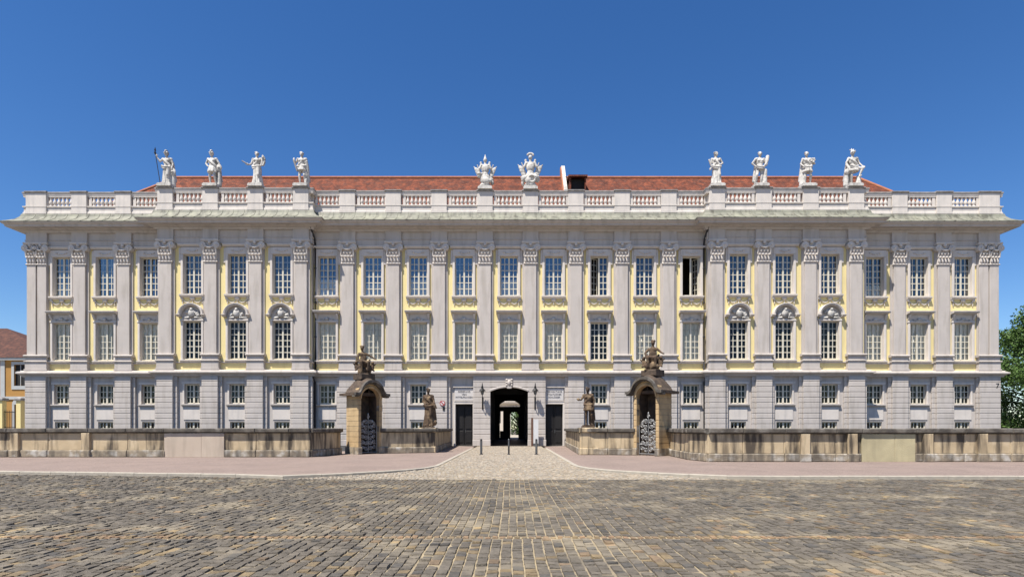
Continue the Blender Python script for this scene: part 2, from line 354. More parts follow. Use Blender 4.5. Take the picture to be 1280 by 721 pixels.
CUR = [curtain_mesh(W_HALF+0.25, hl+0.1, k) for k in range(3)]; CUR_UP = [curtain_mesh(W_HALF+0.25, hu*f, 9+k) for k, f in enumerate((1.0, 0.42, 0.3))]

def surround_upper():
    mb = MB(); w = W_HALF; h = hu; o = 0.22
    for a, b in ((-w, -w+0.018), (w-0.018, w)): mb.box(a, b, 0.004, 0.41, 0.0, h)
    mb.box(-w+0.019, w-0.019, 0.004, 0.41, h-0.018, h)
    mb.box(-w+0.019, w-0.019, 0.004, 0.41, 0, 0.018)
    for a, b in ((-w-o, -w-0.004), (w+0.004, w+o)): mb.cbox(a, b, -0.14, 0.02, -0.02, h, 0.025)
    mb.cbox(-w-o, w+o, -0.14, 0.02, h+0.004, h+0.62, 0.03)
    for s in (-1, 1):                                # ears hanging from the lintel
        a, b = sorted((s*(w+o+0.003), s*(w+o+0.16))); mb.cbox(a, b, -0.11, 0.02, h-0.75, h+0.55, 0.02)
    for xx in (-0.42, -0.2, 0, 0.2, 0.42): mb.ball((xx, -0.15, h+0.33-0.1*math.cos(xx*4)), (0.13, 0.06, 0.075), 6, 5)
    mb.prism_x([(0.02, h+0.66), (-0.16, h+0.66), (-0.30, h+0.78), (-0.30, h+0.88), (0.02, h+0.92)], -w-o-0.2, w+o+0.2)
    return mb.mesh('surround', 'stucco_light')
def sill_upper():
    mb = MB(); w = W_HALF+0.28
    mb.prism_x([(0.02, -0.06), (-0.28, -0.06), (-0.28, -0.16), (-0.2, -0.2), (-0.14, -0.3), (0.02, -0.3)], -w, w)
    for xx in (-w+0.12, w-0.12, 0): mb.ball((xx, -0.08, -0.4), (0.12 if xx else 0.26, 0.09, 0.13), 6, 5)
    return mb.mesh('sill', 'stucco_light')
def festoon():
    mb = MB()
    for s in (-1, 1):
        for i in range(11):
            t = i/10; mb.ball((s*(0.1+0.72*t), -0.05, -0.28*4*t*(1-t)), (0.055, 0.06, 0.055), 6, 4)
        for k in range(4): mb.ball((s*0.86, -0.045, -0.05-0.1*k), (0.055, 0.055, 0.055), 6, 4)
    for k in range(4): mb.ball((0, -0.045, 0.02-0.1*k), (0.06, 0.055, 0.055), 6, 4)
    mb.ball((0, -0.06, 0.1), (0.16, 0.08, 0.08), 6, 4); mb.ball((-0.86, -0.05, 0.05), (0.09, 0.06, 0.09), 6, 4); mb.ball((0.86, -0.05, 0.05), (0.09, 0.06, 0.09), 6, 4)
    return mb.mesh('festoon', 'stucco_light')
def surround_lower(top=0.16):
    mb = MB(); w = W_HALF; h = hl; o = 0.21
    for a, b in ((-w, -w+0.018), (w-0.018, w)): mb.box(a, b, 0.004, 0.41, 0.0, h)
    mb.box(-w+0.019, w-0.019, 0.004, 0.41, h-0.018, h)
    mb.box(-w+0.019, w-0.019, 0.004, 0.41, 0, 0.018)
    for a, b in ((-w-o, -w-0.004), (w+0.004, w+o)): mb.cbox(a, b, -0.14, 0.02, -0.06, h, 0.025)
    mb.cbox(-w-o-0.04, w+o+0.04, -0.17, 0.02, h+0.004, h+0.17, 0.03)
    return mb.mesh('surround', 'stucco_light')
def sill_lower():
    mb = MB(); w = W_HALF+0.26
    mb.prism_x([(0.02, -0.065), (-0.24, -0.065), (-0.24, -0.15), (-0.12, -0.24), (0.02, -0.24)], -w, w)
    return mb.mesh('sill', 'stucco_light')
def hood_straight():                                  # projecting flat hood over a lower window
    mb = MB(); h = hl; w = W_HALF+0.34
    mb.box(-w+0.14, w-0.14, -0.05, 0.02, h+0.19, h+0.72)
    mb.prism_x([(0.02, h+0.72), (-0.14, h+0.72), (-0.24, h+0.80), (-0.50, h+0.82), (-0.56, h+0.94), (-0.56, h+0.99), (0.02, h+1.06)], -w, w)
    for s in (-1, 1):
        a, b = sorted((s*(w-0.12), s*(w-0.3))); mb.prism_x([(0.02, h+0.24), (-0.1, h+0.26), (-0.24, h+0.5), (-0.36, h+0.715), (0.02, h+0.715)], a, b)
    return mb.mesh('hood', 'stucco_light')
def rocaille(seed):
    rnd = random.Random(seed); mb = MB(); h = hl
    mb.ball((0, -0.16, h+0.30), (0.20, 0.12, 0.16), 8, 6)
    for i in range(12):
        t = (i-5.5)/5.5; mb.ball((t*0.52+rnd.uniform(-.03, .03), -0.15, h+0.24+0.08*math.cos(t*5)+rnd.uniform(-.02, .03)), (0.09, 0.08, 0.055), 6, 4)
    return mb.mesh('ornament', 'white_stone')
def hood_arch():
    mb = MB(); h = hl; zc = h+0.50; n = 14
    ring = []
    prof = [(0.86, 0.02), (0.86, -0.30), (0.95, -0.44), (1.06, -0.48), (1.09, -0.46), (1.09, 0.02)]
    for i in range(n+1):
        a = math.pi*i/n
        for r, y in prof: ring.append((-r*math.cos(a), y, zc+0.92*r*math.sin(a)))
    k = len(prof)
    mb.add(ring, [(i*k+j, i*k+(j+1)%k, (i+1)*k+(j+1)%k, (i+1)*k+j) for i in range(n) for j in range(k)])
    mb.add(ring, [tuple(range(k))[::-1], tuple(range(n*k, n*k+k))])
    for s in (-1, 1):
        a, b = sorted((s*0.9, s*1.22)); mb.prism_x([(0.02, zc-0.16), (-0.28, zc-0.14), (-0.48, zc-0.005), (-0.48, zc+0.05), (0.02, zc+0.06)], a, b)
    mb.add([(0, -0.02, zc-0.3)]+[(-0.9*math.cos(math.pi*i/n), -0.02, zc+0.83*math.sin(math.pi*i/n)) for i in range(n+1)]+[(0.9, -0.02, zc-0.3), (-0.9, -0.02, zc-0.3)],
           [(0, 1+n-i, n-i) for i in range(n)] + [(0, 1, n+3), (0, n+2, n+1)])
    return mb.mesh('hood', 'stucco_light')
def trophy_relief(seed):
    rnd = random.Random(seed); mb = MB(); zc = hl+0.5
    mb.ball((0, -0.2, zc+0.17), (0.30, 0.17, 0.36), 10, 7); mb.ball((0.02, -0.26, zc+0.48), (0.15, 0.13, 0.17), 8, 6)
    for i in range(16):
        a = rnd.uniform(-0.2, math.pi+0.2); r = rnd.uniform(0.35, 0.62)
        mb.ball((-r*math.cos(a), -0.15, zc-0.02+0.75*r*math.sin(a)), (rnd.uniform(.08, .17), rnd.uniform(.07, .12), rnd.uniform(.07, .14)), 6, 5, Matrix.Rotation(rnd.uniform(0, 3), 3, 'Y'))
    for s in (-1, 1):
        mb.caps((s*0.1, -0.12, zc-0.2), (s*0.58, -0.12, zc+0.42), 0.035, 0.03, 6); mb.caps((s*0.3, -0.16, zc-0.2), (s*0.85, -0.12, zc-0.24), 0.1, 0.05, 6)
    return mb.mesh('relief', 'white_stone')
S_UP, SILL_UP, FEST, S_LO, SILL_LO, H_ST, H_AR = surround_upper(), sill_upper(), festoon(), surround_lower(), sill_lower(), hood_straight(), hood_arch()
ROC = [rocaille(k) for k in range(3)]; TROPH = [trophy_relief(k) for k in range(3)]
def surround_ground():
    mb = MB()
    for a, b in ((-0.86, -0.704), (0.704, 0.86)): mb.cbox(a, b, -0.06, 0.02, -0.03, hg+0.02, 0.02)
    mb.cbox(-0.95, 0.95, -0.09, 0.02, hg+0.024, hg+0.24, 0.02)
    return mb.mesh('surround', 'stucco_light')
def sill_ground():
    return MB().prism_x([(0.02, -0.03), (-0.2, -0.03), (-0.2, -0.12), (-0.08, -0.22), (0.02, -0.22)], -0.92, 0.92).mesh('sill', 'stucco')
def apron_ground(): return MB().cbox(-0.78, 0.78, -0.05, 0.02, -1.4, -0.36, 0.02).mesh('apron_panel', 'stucco_light')
S_GR, SILL_GR, APRON = surround_ground(), sill_ground(), apron_ground()
PANEL_Y = MB().cbox(-0.9, 0.9, -0.04, 0.02, -0.64, -0.34, 0.02).mesh('apron_panel', 'yellow')

# walls with openings --------------------------------------------------------
for si, (kind, Y, xa, xb, wins) in enumerate(secs):
    up, lo = [], []
    for p in wins:
        x = px(p, Y)
        up += [(x-W_HALF, x+W_HALF, *UP), (x-W_HALF, x+W_HALF, *LO)]
        if p in (580, 636.3, 692): continue
        lo += [(x-0.70, x+0.70, *GR), (x-0.66, x+0.66, *BA)]
    if kind == 'cen': lo += [(DL[0], DL[1], 0.0, DZ), (DR[0], DR[1], 0.0, DZ), (GX0-0.001, GX1+0.001, 0.0, 5.2)]
    part(holed(xa, xb, 6.3, 18.0, Y, up, 0.42), 'upper_wall', 'yellow')
    part(holed(xa, xb, 0.0, 6.3, Y, lo, 0.42), 'ground_wall', 'stucco')
mb = MB()                                             # side and rear walls, returns of the projecting bays
mb.box(XL, XL+0.4, YW+0.003, BACK, 0, 18.6); mb.box(XR-0.4, XR, YW+0.003, BACK, 0, 18.6)
mb.box(XL, GC-1.3, BACK, BACK+0.4, 0, 18.6); mb.box(GC+1.3, XR, BACK, BACK+0.4, 0, 18.6); mb.box(GC-1.3, GC+1.3, BACK, BACK+0.4, 4.6, 18.6)
for x, ya, yb in ((X1, YR, YW), (X2, YR, YC), (X3, YR, YC), (X4, YR, YW)):
    s = 1 if x in (X1, X3) else -1
    a, b = sorted((x+0.001*s, x+0.3*s)); mb.box(a, b, ya+0.003, yb+0.2, 0, 18.0)
part(mb, 'side_wall', 'stucco')
# dark backing behind the windows, room shade put into its colour
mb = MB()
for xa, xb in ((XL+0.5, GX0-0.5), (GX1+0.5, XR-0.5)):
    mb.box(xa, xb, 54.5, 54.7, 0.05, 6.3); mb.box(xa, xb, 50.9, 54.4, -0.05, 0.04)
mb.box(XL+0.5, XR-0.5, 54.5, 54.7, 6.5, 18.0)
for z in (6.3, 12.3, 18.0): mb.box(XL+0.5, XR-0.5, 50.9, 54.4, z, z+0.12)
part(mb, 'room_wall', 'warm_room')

rnd = random.Random(5)
def mk_window(x, Y, z, meshes):
    w = empty('window', (x, Y-YC, z), 0, palace)
    for nm, me, dy in meshes:
        o = inst(nm, me, w, (0, dy, 0))
        if nm == 'pane': o.rotation_euler = (R(rnd.uniform(-0.9, 0.9)), 0, R(rnd.uniform(-1.2, 1.2)))
    return w
rnd = random.Random(5)
dark_lower = {241, 297, 352.5, 749, 923, 980, 1037}
for si, (kind, Y, xa, xb, wins) in enumerate(secs):
    for wi, p in enumerate(wins):
        x = px(p, Y)
        ms = [('surround', S_UP, 0), ('sill', SILL_UP, 0)]
        if p == 864: ms += [('frame', F_OPEN, 0.2)]
        elif p == 749: ms += [('frame', F_HALF, 0.2), ('pane', G_HALF, 0.2)]
        else: ms += [('frame', F_UP, 0.2), ('pane', G_SKY if p < 240 or 400 < p < 700 else G_UP, 0.2)]
        w = mk_window(x, Y, UP[0], ms)
        if p == 864:
            c = inst('casement', CASE, w, (W_HALF-0.08, 0.30, 0.08)); c.rotation_euler.z = R(118)
            c = inst('casement', CASE, w, (-W_HALF+0.08, 0.30, 0.08)); c.rotation_euler.z = R(88)
        if p == 749:
            c = inst('casement', CASE, w, (-W_HALF+0.08, 0.28, 0.08)); c.rotation_euler.z = R(28)
        if p in (409, 466, 523, 580, 636.3, 692): inst('curtain', CUR_UP[1 + wi % 2], w, (0, 0.2, 0))
        if p in (78, 1093): inst('curtain', CUR_UP[2], w, (0, 0.2, 0))
        place('festoon', FEST, x, Y, 12.72)
        ms = [('surround', S_LO, 0), ('sill', SILL_LO, 0), ('frame', F_LO, 0.2), ('pane', G_LO, 0.2), ('apron_panel', PANEL_Y, 0)]
        if kind == 'ris': ms += [('hood', H_AR, 0), ('relief', TROPH[wi % 3], 0)]
        else: ms += [('hood', H_ST, 0), ('ornament', ROC[wi % 3], 0)]
        if p not in dark_lower: ms.append(('curtain', CUR[wi % 3], 0.2))
        mk_window(x, Y, LO[0], ms)
        if p in (580, 636.3, 692): continue
        mk_window(x, Y, GR[0], [('surround', S_GR, 0), ('sill', SILL_GR, 0), ('apron_panel', APRON, 0), ('frame', F_GR, 0.2), ('pane', G_GR, 0.2)])
        mk_window(x, Y, BA[0], [('frame', F_BA, 0.15), ('pane', G_BA, 0.15)])

# pilasters -----------------------------------------------------------------
def shaft_mesh(pairs, lw):
    mb = MB(); mb.box(-lw/2, lw/2, -0.10, 0.02, 8.0, 17.86)
    for c, w in pairs: mb.cbox(c-w/2, c+w/2, -0.27, -0.098, 8.0, 17.7, 0.02)
    return mb.mesh('shaft', 'stucco')
def pedestal_mesh(w):
    mb = MB()
    mb.cbox(-w/2, w/2, -0.36, 0.02, 6.62, 7.32, 0.02); mb.cbox(-w/2+0.04, w/2-0.04, -0.33, 0.02, 7.45, 7.78, 0.02)
    mb.prism_x([(0.02, 7.32), (-0.40, 7.32), (-0.44, 7.38), (-0.44, 7.42), (-0.38, 7.45), (0.02, 7.45)], -w/2-0.06, w/2+0.06)
    mb.prism_x([(0.02, 7.78), (-0.38, 7.78), (-0.46, 7.87), (-0.46, 7.94), (-0.34, 8.0), (0.02, 8.0)], -w/2-0.08, w/2+0.08)
    mb.box(-w/2-0.05, w/2+0.05, -0.40, 0.02, 6.615, 6.75)
    return mb.mesh('pedestal', 'stucco')
def capital_mesh(centres, w):
    mb = MB()
    tot = max(centres)-min(centres)+w
    mb.prism_x([(0.02, 17.62), (-0.36, 17.62), (-0.46, 17.72), (-0.46, 17.84), (0.02, 17.84)], -tot/2-0.2, tot/2+0.2)
    for c in centres:
        mb.cbox(c-w/2, c+w/2, -0.29, 0.02, 15.92, 17.62, 0.03)
        mb.prism_x([(-0.25, 15.86), (-0.33, 15.88), (-0.35, 15.94), (-0.30, 15.99), (-0.25, 15.99)], c-w/2-0.05, c+w/2+0.05)
        for s in (-1, 1):                              # scrolls
            cx, cz = c+s*(w/2+0.02), 17.32
            mb.cone((cx, -0.50, cz), (cx, 0.0, cz), 0.29, 0.29, 10, False); mb.cone((cx, -0.54, cz), (cx, -0.5, cz), 0.17, 0.19, 8, False); mb.ball((cx, -0.54, cz), 0.08, 6, 4)
            mb.caps((cx-s*0.06, -0.40, cz-0.22), (cx-s*0.02, -0.34, cz-0.75), 0.10, 0.05, 6)
        mb.tube([(c+(w/2-0.1)*t, -0.42-0.05*(1-t*t), 17.36-0.26*(1-t*t)) for t in [i/5-1 for i in range(11)]], 0.085, 6)     # swag
        mb.ball((c, -0.40, 17.58), (0.15, 0.12, 0.18), 8, 6)
        nl = 4 if w > 0.9 else 3
        for i in range(nl):                            # acanthus tips
            lx = c-w/2+w*(i+0.5)/nl
            mb.ball((lx, -0.33, 16.30), (w/nl*0.46, 0.07, 0.30), 6, 5); mb.ball((lx, -0.42, 16.52), (w/nl*0.42, 0.10, 0.09), 6, 5)
        for i in range(nl-1):
            lx = c-w/2+w*(i+1)/nl; mb.ball((lx, -0.30, 16.62), (w/nl*0.4, 0.07, 0.26), 6, 5); mb.ball((lx, -0.38, 16.82), (w/nl*0.36, 0.09, 0.08), 6, 5)
    return mb.mesh('capital', 'stucco_light')
def pier_mesh(w, wb, z1=6.05, course=0.468):
    mb = MB(); n = int(round((z1-0.55)/course))
    for i in range(n):
        a = 0.55+(z1-0.55)*i/n; b = 0.55+(z1-0.55)*(i+1)/n
        mb.cbox(-wb/2, wb/2, -0.20, 0.0, a+0.022, b-0.022, 0.022); mb.cbox(-w/2, w/2, -0.40, -0.19, a+0.022, b-0.022, 0.022)
    mb.box(-wb/2+0.03, wb/2-0.03, -0.155, 0.02, 0, z1); mb.box(-w/2+0.03, w/2-0.03, -0.355, -0.15, 0, z1)
    mb.cbox(-w/2-0.05, w/2+0.05, -0.47, 0.0, 0, 0.55, 0.03)
    return mb.mesh('pier', 'stucco')
def frieze_block(w): return MB().cbox(-w/2, w/2, -0.30, 0.02, 17.845, 18.74, 0.02).mesh('frieze_block', 'stucco')
P_SH = shaft_mesh([(0, 1.02)], 1.42); P_PED = pedestal_mesh(1.5); P_CAP = capital_mesh([0], 1.12); P_PIER = pier_mesh(1.4, 1.95); P_FB = frieze_block(1.4)
C_SH = shaft_mesh([(-0.46, 0.80), (0.46, 0.80)], 1.86); C_PED = pedestal_mesh(1.92); C_CAP = capital_mesh([-0.46, 0.46], 0.80); C_PIER = pier_mesh(1.84, 2.1); C_FB = frieze_block(1.86)
def pilaster(x, Y, corner=False, pier=True):
    o = empty('pilaster', (x, Y-YC, 0), 0, palace)
    A = (C_SH, C_PED, C_CAP, C_PIER, C_FB) if corner else (P_SH, P_PED, P_CAP, P_PIER, P_FB)
    for nm, me in zip(('shaft', 'pedestal', 'capital', 'pier', 'frieze_block'), A):
        if nm == 'pier' and not pier: continue
        inst(nm, me, o)
PIL_X = []
for si, lst in pil_px.items():
    Y = secs[si][1]
    for p in lst:
        x = px(p, Y); PIL_X.append((x, Y, si)); pilaster(x, Y, False, p not in (606.5, 663))
xcl, xcr = XL+0.93, XR-0.93
pilaster(xcl, YW, True); pilaster(xcr, YW, True)
PIL_X += [(xcl, YW, 0), (xcr, YW, 4)]
# bands that run round the whole building -----------------------------------
part(sweep(PATH, [(-0.02, 6.05), (0.30, 6.05), (0.36, 6.16), (0.52, 6.28), (0.63, 6.32), (0.63, 6.44), (0.40, 6.52), (0.36, 6.60), (-0.02, 6.61)]), 'string_course', 'stucco')
part(sweep(PATH, [(-0.02, 7.20), (0.10, 7.20), (0.14, 7.26), (0.14, 7.31), (-0.02, 7.34)]), 'dado_band', 'stucco')
part(sweep(PATH, [(-0.02, 17.56), (0.14, 17.56), (0.14, 18.03), (0.20, 18.06), (0.20, 18.10), (0.12, 18.13), (0.12, 18.72), (-0.02, 18.72)]), 'frieze', 'stucco')
part(sweep(PATH, [(-0.1, 18.70), (0.26, 18.70), (0.34, 18.78), (0.36, 18.86), (0.58, 18.92), (0.60, 18.98), (1.12, 19.00), (1.14, 19.14), (1.26, 19.20), (1.34, 19.30), (1.34, 19.345), (0.2, 19.6), (-0.1, 19.6)]), 'cornice', 'stucco')
# standing-seam copper sheets on the cornice
roofing = empty('cornice_roofing', (0, 0, 0), 0, palace)
cprof = [(1.38, 19.33), (1.39, 19.37), (1.04, 19.56), (0.66, 19.80), (0.42, 20.10), (0.34, 20.36), (0.30, 20.36), (0.2, 19.7)]
def copper_run(a, b, c0, c1):
    """one straight run a->b, c0/c1: mitre sign at each end (-1 inner, 0 square, +1 outer)"""
    a, b = Vector((*a, 0)), Vector((*b, 0)); d = (b-a); Ln = d.length; d.normalize(); nrm = Vector((d.y, -d.x, 0))
    n = max(1, int(round(Ln/0.93)))
    for i in range(n):
        mb = MB(); t0, t1 = Ln*i/n, Ln*(i+1)/n; vs = []; lift = random.uniform(0, 0.006)
        for t, end in ((t0, i == 0 and -c0), (t1, i == n-1 and c1)):
            for p, z in cprof:
                q = a + d*(t + (end or 0)*p) + nrm*(p+lift); vs.append((q.x, q.y, z+lift))
        k = len(cprof)
        mb.add(vs, [(j, (j+1)%k, k+(j+1)%k, k+j) for j in range(k)]+[tuple(range(k))[::-1], tuple(range(k, 2*k))])
        o = a + d*t1                                  # seam rib
        if i < n-1:
            vs = []
            for e in (-0.022, 0.022):
                for p, z in cprof[1:6]:
                    for up in (0, 0.028):
                        q = o + d*e + nrm*(p+up*0.7); vs.append((q.x, q.y, z+up))
            fs = []
            for j in range(4):
                A = 2*j; fs += [(A+1, A+3, 10+A+3, 10+A+1), (A, A+2, A+3, A+1), (10+A, 10+A+1, 10+A+3, 10+A+2)]
            fs += [(0, 1, 11, 10)]
            mb.add(vs, fs)
        part(mb, 'copper_sheet', 'copper', roofing)
for j in range(len(PATH)-1):
    def turn(i):
        if i <= 0 or i >= len(PATH)-1: return 0
        u = Vector(PATH[i])-Vector(PATH[i-1]); v = Vector(PATH[i+1])-Vector(PATH[i]); return 1 if u.x*v.y-u.y*v.x > 0 else -1
    copper_run(PATH[j], PATH[j+1], turn(j), turn(j+1))

# balustrade -----------------------------------------------------------------
part(sweep(PATH, [(0.28, 20.34), (0.28, 20.50), (0.22, 20.56), (0.22, 20.94), (0.30, 20.98), (0.30, 21.06), (-0.32, 21.06), (-0.32, 20.0), (0.18, 20.0)]), 'balustrade_base', 'bal_stone')
part(sweep(PATH, [(0.24, 21.88), (0.24, 21.95), (0.27, 22.03), (0.28, 22.18), (-0.36, 22.18), (-0.36, 22.03), (-0.24, 21.95), (-0.24, 21.88)]), 'balustrade_rail', 'bal_stone')
part(sweep(PATH, [(0.32, 22.184), (0.32, 22.28), (0.26, 22.32), (-0.30, 22.32), (-0.40, 22.28), (-0.40, 22.184)]), 'rail_cap', 'coping_grey')
BALU = MB().lathe([(0.14, 0), (0.14, 0.08), (0.09, 0.11), (0.10, 0.16), (0.155, 0.28), (0.16, 0.36), (0.10, 0.56), (0.085, 0.66), (0.11, 0.72), (0.09, 0.75), (0.14, 0.78), (0.14, 0.83)], n=10).mesh('baluster', 'bal_stone')
END = MB().box(-0.12, 0.12, -0.2, 0.2, 21.05, 21.89).mesh('end_block', 'bal_stone')
def dado_mesh(w):
    mb = MB(); mb.cbox(-w/2, w/2, -0.335, 0.40, 20.36, 22.2, 0.02); mb.box(-w/2-0.03, w/2+0.03, -0.37, 0.44, 20.355, 20.55); mb.box(-w/2-0.02, w/2+0.02, -0.36, 0.43, 20.96, 21.07)
    return mb.mesh('balustrade_pedestal', 'bal_stone')
def cap_mesh(w): return MB().prism_x([(0.46, 22.203), (-0.37, 22.203), (-0.43, 22.26), (-0.43, 22.34), (-0.36, 22.37), (0.46, 22.37)], -w/2-0.07, w/2+0.07).mesh('pedestal_cap', 'coping_grey')
DADO, CAPM = dado_mesh(1.34), cap_mesh(1.34); DADO_C, CAP_C = dado_mesh(1.8), cap_mesh(1.8)
for x, Y, si in PIL_X:
    c = x in (xcl, xcr)
    o = place('balustrade_pedestal', DADO_C if c else DADO, x, Y, 0); inst('pedestal_cap', CAP_C if c else CAPM, o)
for si, (kind, Y, xa, xb, wins) in enumerate(secs):
    for p in wins:
        x = px(p, Y)
        sec = empty('baluster_section', (x, Y-YC, 0), 0, palace)
        for i in range(6): inst('baluster', BALU, sec, (-0.90+0.36*i, -0.10, 21.055))
        inst('end_block', END, sec, (-1.2, 0, 0)); inst('end_block', END, sec, (1.2, 0, 0))

# roof ------------------------------------------------------------------------
EX0, EX1, RX0, RX1 = -39.8, 40.3, -33.6, 34.6; EY0, EY1, RY = 51.6, 62.6, 57.0; EZ, RZ = 20.6, 26.6
roof = part(MB().add([(EX0, EY0, EZ), (EX1, EY0, EZ), (RX1, RY, RZ), (RX0, RY, RZ), (EX0, EY1, EZ), (EX1, EY1, EZ)],
            [(0,1,2,3), (5,4,3,2), (4,0,3), (1,5,2), (0,4,5,1)]), 'roof', 'tile')
mb = MB(); mb.tube([(RX0, RY, RZ+0.02), (RX1, RY, RZ+0.02)], 0.16, 8)
for a, b in (((EX0, EY0, EZ), (RX0, RY, RZ)), ((EX1, EY0, EZ), (RX1, RY, RZ)), ((EX0, EY1, EZ), (RX0, RY, RZ)), ((EX1, EY1, EZ), (RX1, RY, RZ))): mb.tube([a, b], 0.15, 8)
part(mb, 'ridge', 'ridge', roof)
part(MB().box(XL+0.2, XR-0.2, YW+0.5, BACK, 18.9, 20.1), 'gutter_deck', 'stucco')
# firewall coping and roof hatch
fx = 4.95
mb = MB(); sl = (RZ-EZ)/(RY-EY0)
mb.prism_x([(54.2, EZ+sl*2.6-0.2), (54.2, EZ+sl*2.6+0.7), (RY+0.1, RZ+1.15), (RY+0.6, RZ+1.15), (RY+0.6, RZ-0.5)], fx-0.1, fx+0.26)
part(mb, 'firewall', 'ridge', roof)
mb = MB(); mb.prism_x([(54.12, EZ+sl*2.6-0.2), (54.12, EZ+sl*2.6+0.78), (RY+0.05, RZ+1.24), (RY+0.7, RZ+1.24), (RY+0.7, RZ+1.16), (RY+0.1, RZ+1.152), (54.19, EZ+sl*2.6+0.69)], fx+0.0, fx+0.33)
part(mb, 'firewall_coping', 'white_stone', roof)
hx0, hx1 = px(713, 54.5), px(730, 54.5)
mb = MB(); hz = EZ+sl*2.4
mb.box(hx0-0.12, hx0, 53.9, 56.0, hz, hz+2.05); mb.box(hx1, hx1+0.12, 53.9, 56.0, hz, hz+2.05)
mb.prism_x([(53.7, hz+2.05), (53.7, hz+2.2), (56.6, hz+2.75), (56.6, hz+2.6)], hx0-0.25, hx1+0.25)
ht = part(mb, 'dormer', 'tile', roof)
part(MB().box(hx0, hx1, 54.4, 54.5, hz, hz+2.05), 'dormer_opening', 'dark', roof)

# downpipes -------------------------------------------------------------------
for x, Y, dx in ((X2+0.2, YC, 1), (X3-0.2, YC, -1), (X1-0.25, YW, -1), (X4+0.25, YW, 1)):
    mb = MB()
    mb.tube([(x-dx*0.15 if Y == YC else x-dx*0.1, Y-0.95, 18.95), (x, Y-0.35, 18.1), (x, Y-0.15, 17.6), (x, Y-0.15, 6.7), (x, Y-0.74, 6.45), (x, Y-0.74, 5.95), (x, Y-0.25, 5.6), (x, Y-0.25, 0.1)], 0.09, 8)
    for z in (15.5, 12.5, 9.5): mb.cone((x, Y-0.15, z), (x, Y-0.15, z+0.1), 0.11, 0.11, 8)
    part(mb, 'downpipe', 'pipe')

# gateway ----------------------------------------------------------------------
yf = YC-0.40
gx0, gx1 = px(591.5, yf), px(682, yf)
RISE = 0.36; SPR = 4.76
def arch_z(x): # segmental head of the gate
    t = (x-GC)/((GX1-GX0)/2); return SPR + RISE*max(0.0, 1-t*t)**0.5 if abs(t) <= 1 else SPR
course = 5.5/12
for i in range(12):
    a, b = 0.55+course*i, 0.55+course*(i+1)
    if b <= SPR+0.02:
        for xa, xb in ((gx0, GX0), (GX1, gx1)):
            part(MB().cbox(xa, xb, yf, YC-0.002, a+0.02, b-0.02, 0.022), 'stone_course', 'stucco')
    else:
        for s in (-1, 1):
            xe = gx0 if s < 0 else gx1
            xi = []
            for k in range(7):
                z = a+0.02+(b-a-0.04)*k/6
                t = (z-SPR)/RISE
                xi.append((GC if t >= 1 else GC+s*(GX1-GX0)/2*math.sqrt(max(0, 1-max(0, t))), z))
            prof = [(xe, a+0.02)]+xi+[(xe, b-0.02)]
            if s > 0: prof = prof[::-1]
            part(MB().prism_y(prof, yf, YC-0.002), 'stone_course', 'stucco')
mb = MB()
mb.box(gx0+0.03, GX0-0.02, yf+0.05, YC, 0, 6.05); mb.box(GX1+0.02, gx1-0.03, yf+0.05, YC, 0, 6.05)
part(mb, 'gate_core', 'stucco')
for xa, xb in ((gx0-0.05, GX0+0.02), (GX1-0.02, gx1+0.05)): part(MB().cbox(xa, xb, yf-0.07, YC-0.002, 0, 0.55, 0.03), 'gate_plinth', 'stucco')
# moulded arch and keystone
n = 18; prof = [(0.0, yf+0.02), (0.0, yf-0.03), (0.10, yf-0.04), (0.15, yf-0.01), (0.15, yf+0.02)]; vs = []
hw = (GX1-GX0)/2
for i in range(n+1):
    t = -1+2*i/n
    for r, y in prof: vs.append((GC+(hw+0.6*r)*t, y, SPR+RISE*(1-t*t)+r))
k = len(prof)
mb = MB().add(vs, [(i*k+j, i*k+(j+1)%k, (i+1)*k+(j+1)%k, (i+1)*k+j) for i in range(n) for j in range(k)])
part(mb, 'arch_moulding', 'stucco')
mb = MB().prism_y([(GC-0.2, SPR+RISE-0.1), (GC+0.2, SPR+RISE-0.1), (GC+0.32, 6.0), (GC-0.32, 6.0)], yf-0.05, yf+0.02)
mb.ball((GC, yf-0.05, SPR+RISE+0.4), (0.18, 0.10, 0.25), 8, 6)
for s in (-1, 1):
    for z in (0.1, 0.35, 0.6): mb.ball((GC+s*0.22, yf-0.04, SPR+RISE+0.1+z*0.9), (0.11, 0.07, 0.10), 6, 5)
part(mb, 'keystone', 'stucco')
# passage through to the courtyard, tunnel shade put into near-black walls and floor
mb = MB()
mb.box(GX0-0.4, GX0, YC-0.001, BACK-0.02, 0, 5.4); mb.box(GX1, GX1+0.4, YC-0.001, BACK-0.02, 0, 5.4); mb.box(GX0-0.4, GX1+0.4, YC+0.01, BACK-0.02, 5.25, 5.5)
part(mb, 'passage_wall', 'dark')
part(MB().add([(GX0-0.05, YC-0.3, 0.012), (GX1+0.05, YC-0.3, 0.012), (GX1+0.05, BACK+2, 0.4), (GX0-0.05, BACK+2, 0.4)], [(0, 1, 2, 3)]), 'passage_floor', 'door_wood')  # dark door colour reused on the floor to hold the tunnel's shade
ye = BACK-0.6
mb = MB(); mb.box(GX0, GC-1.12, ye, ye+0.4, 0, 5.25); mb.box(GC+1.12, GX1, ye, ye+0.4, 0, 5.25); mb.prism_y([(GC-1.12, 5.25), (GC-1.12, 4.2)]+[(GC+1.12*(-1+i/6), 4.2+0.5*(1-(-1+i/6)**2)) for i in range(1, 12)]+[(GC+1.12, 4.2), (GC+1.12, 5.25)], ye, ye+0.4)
part(mb, 'passage_end_wall', 'dark')
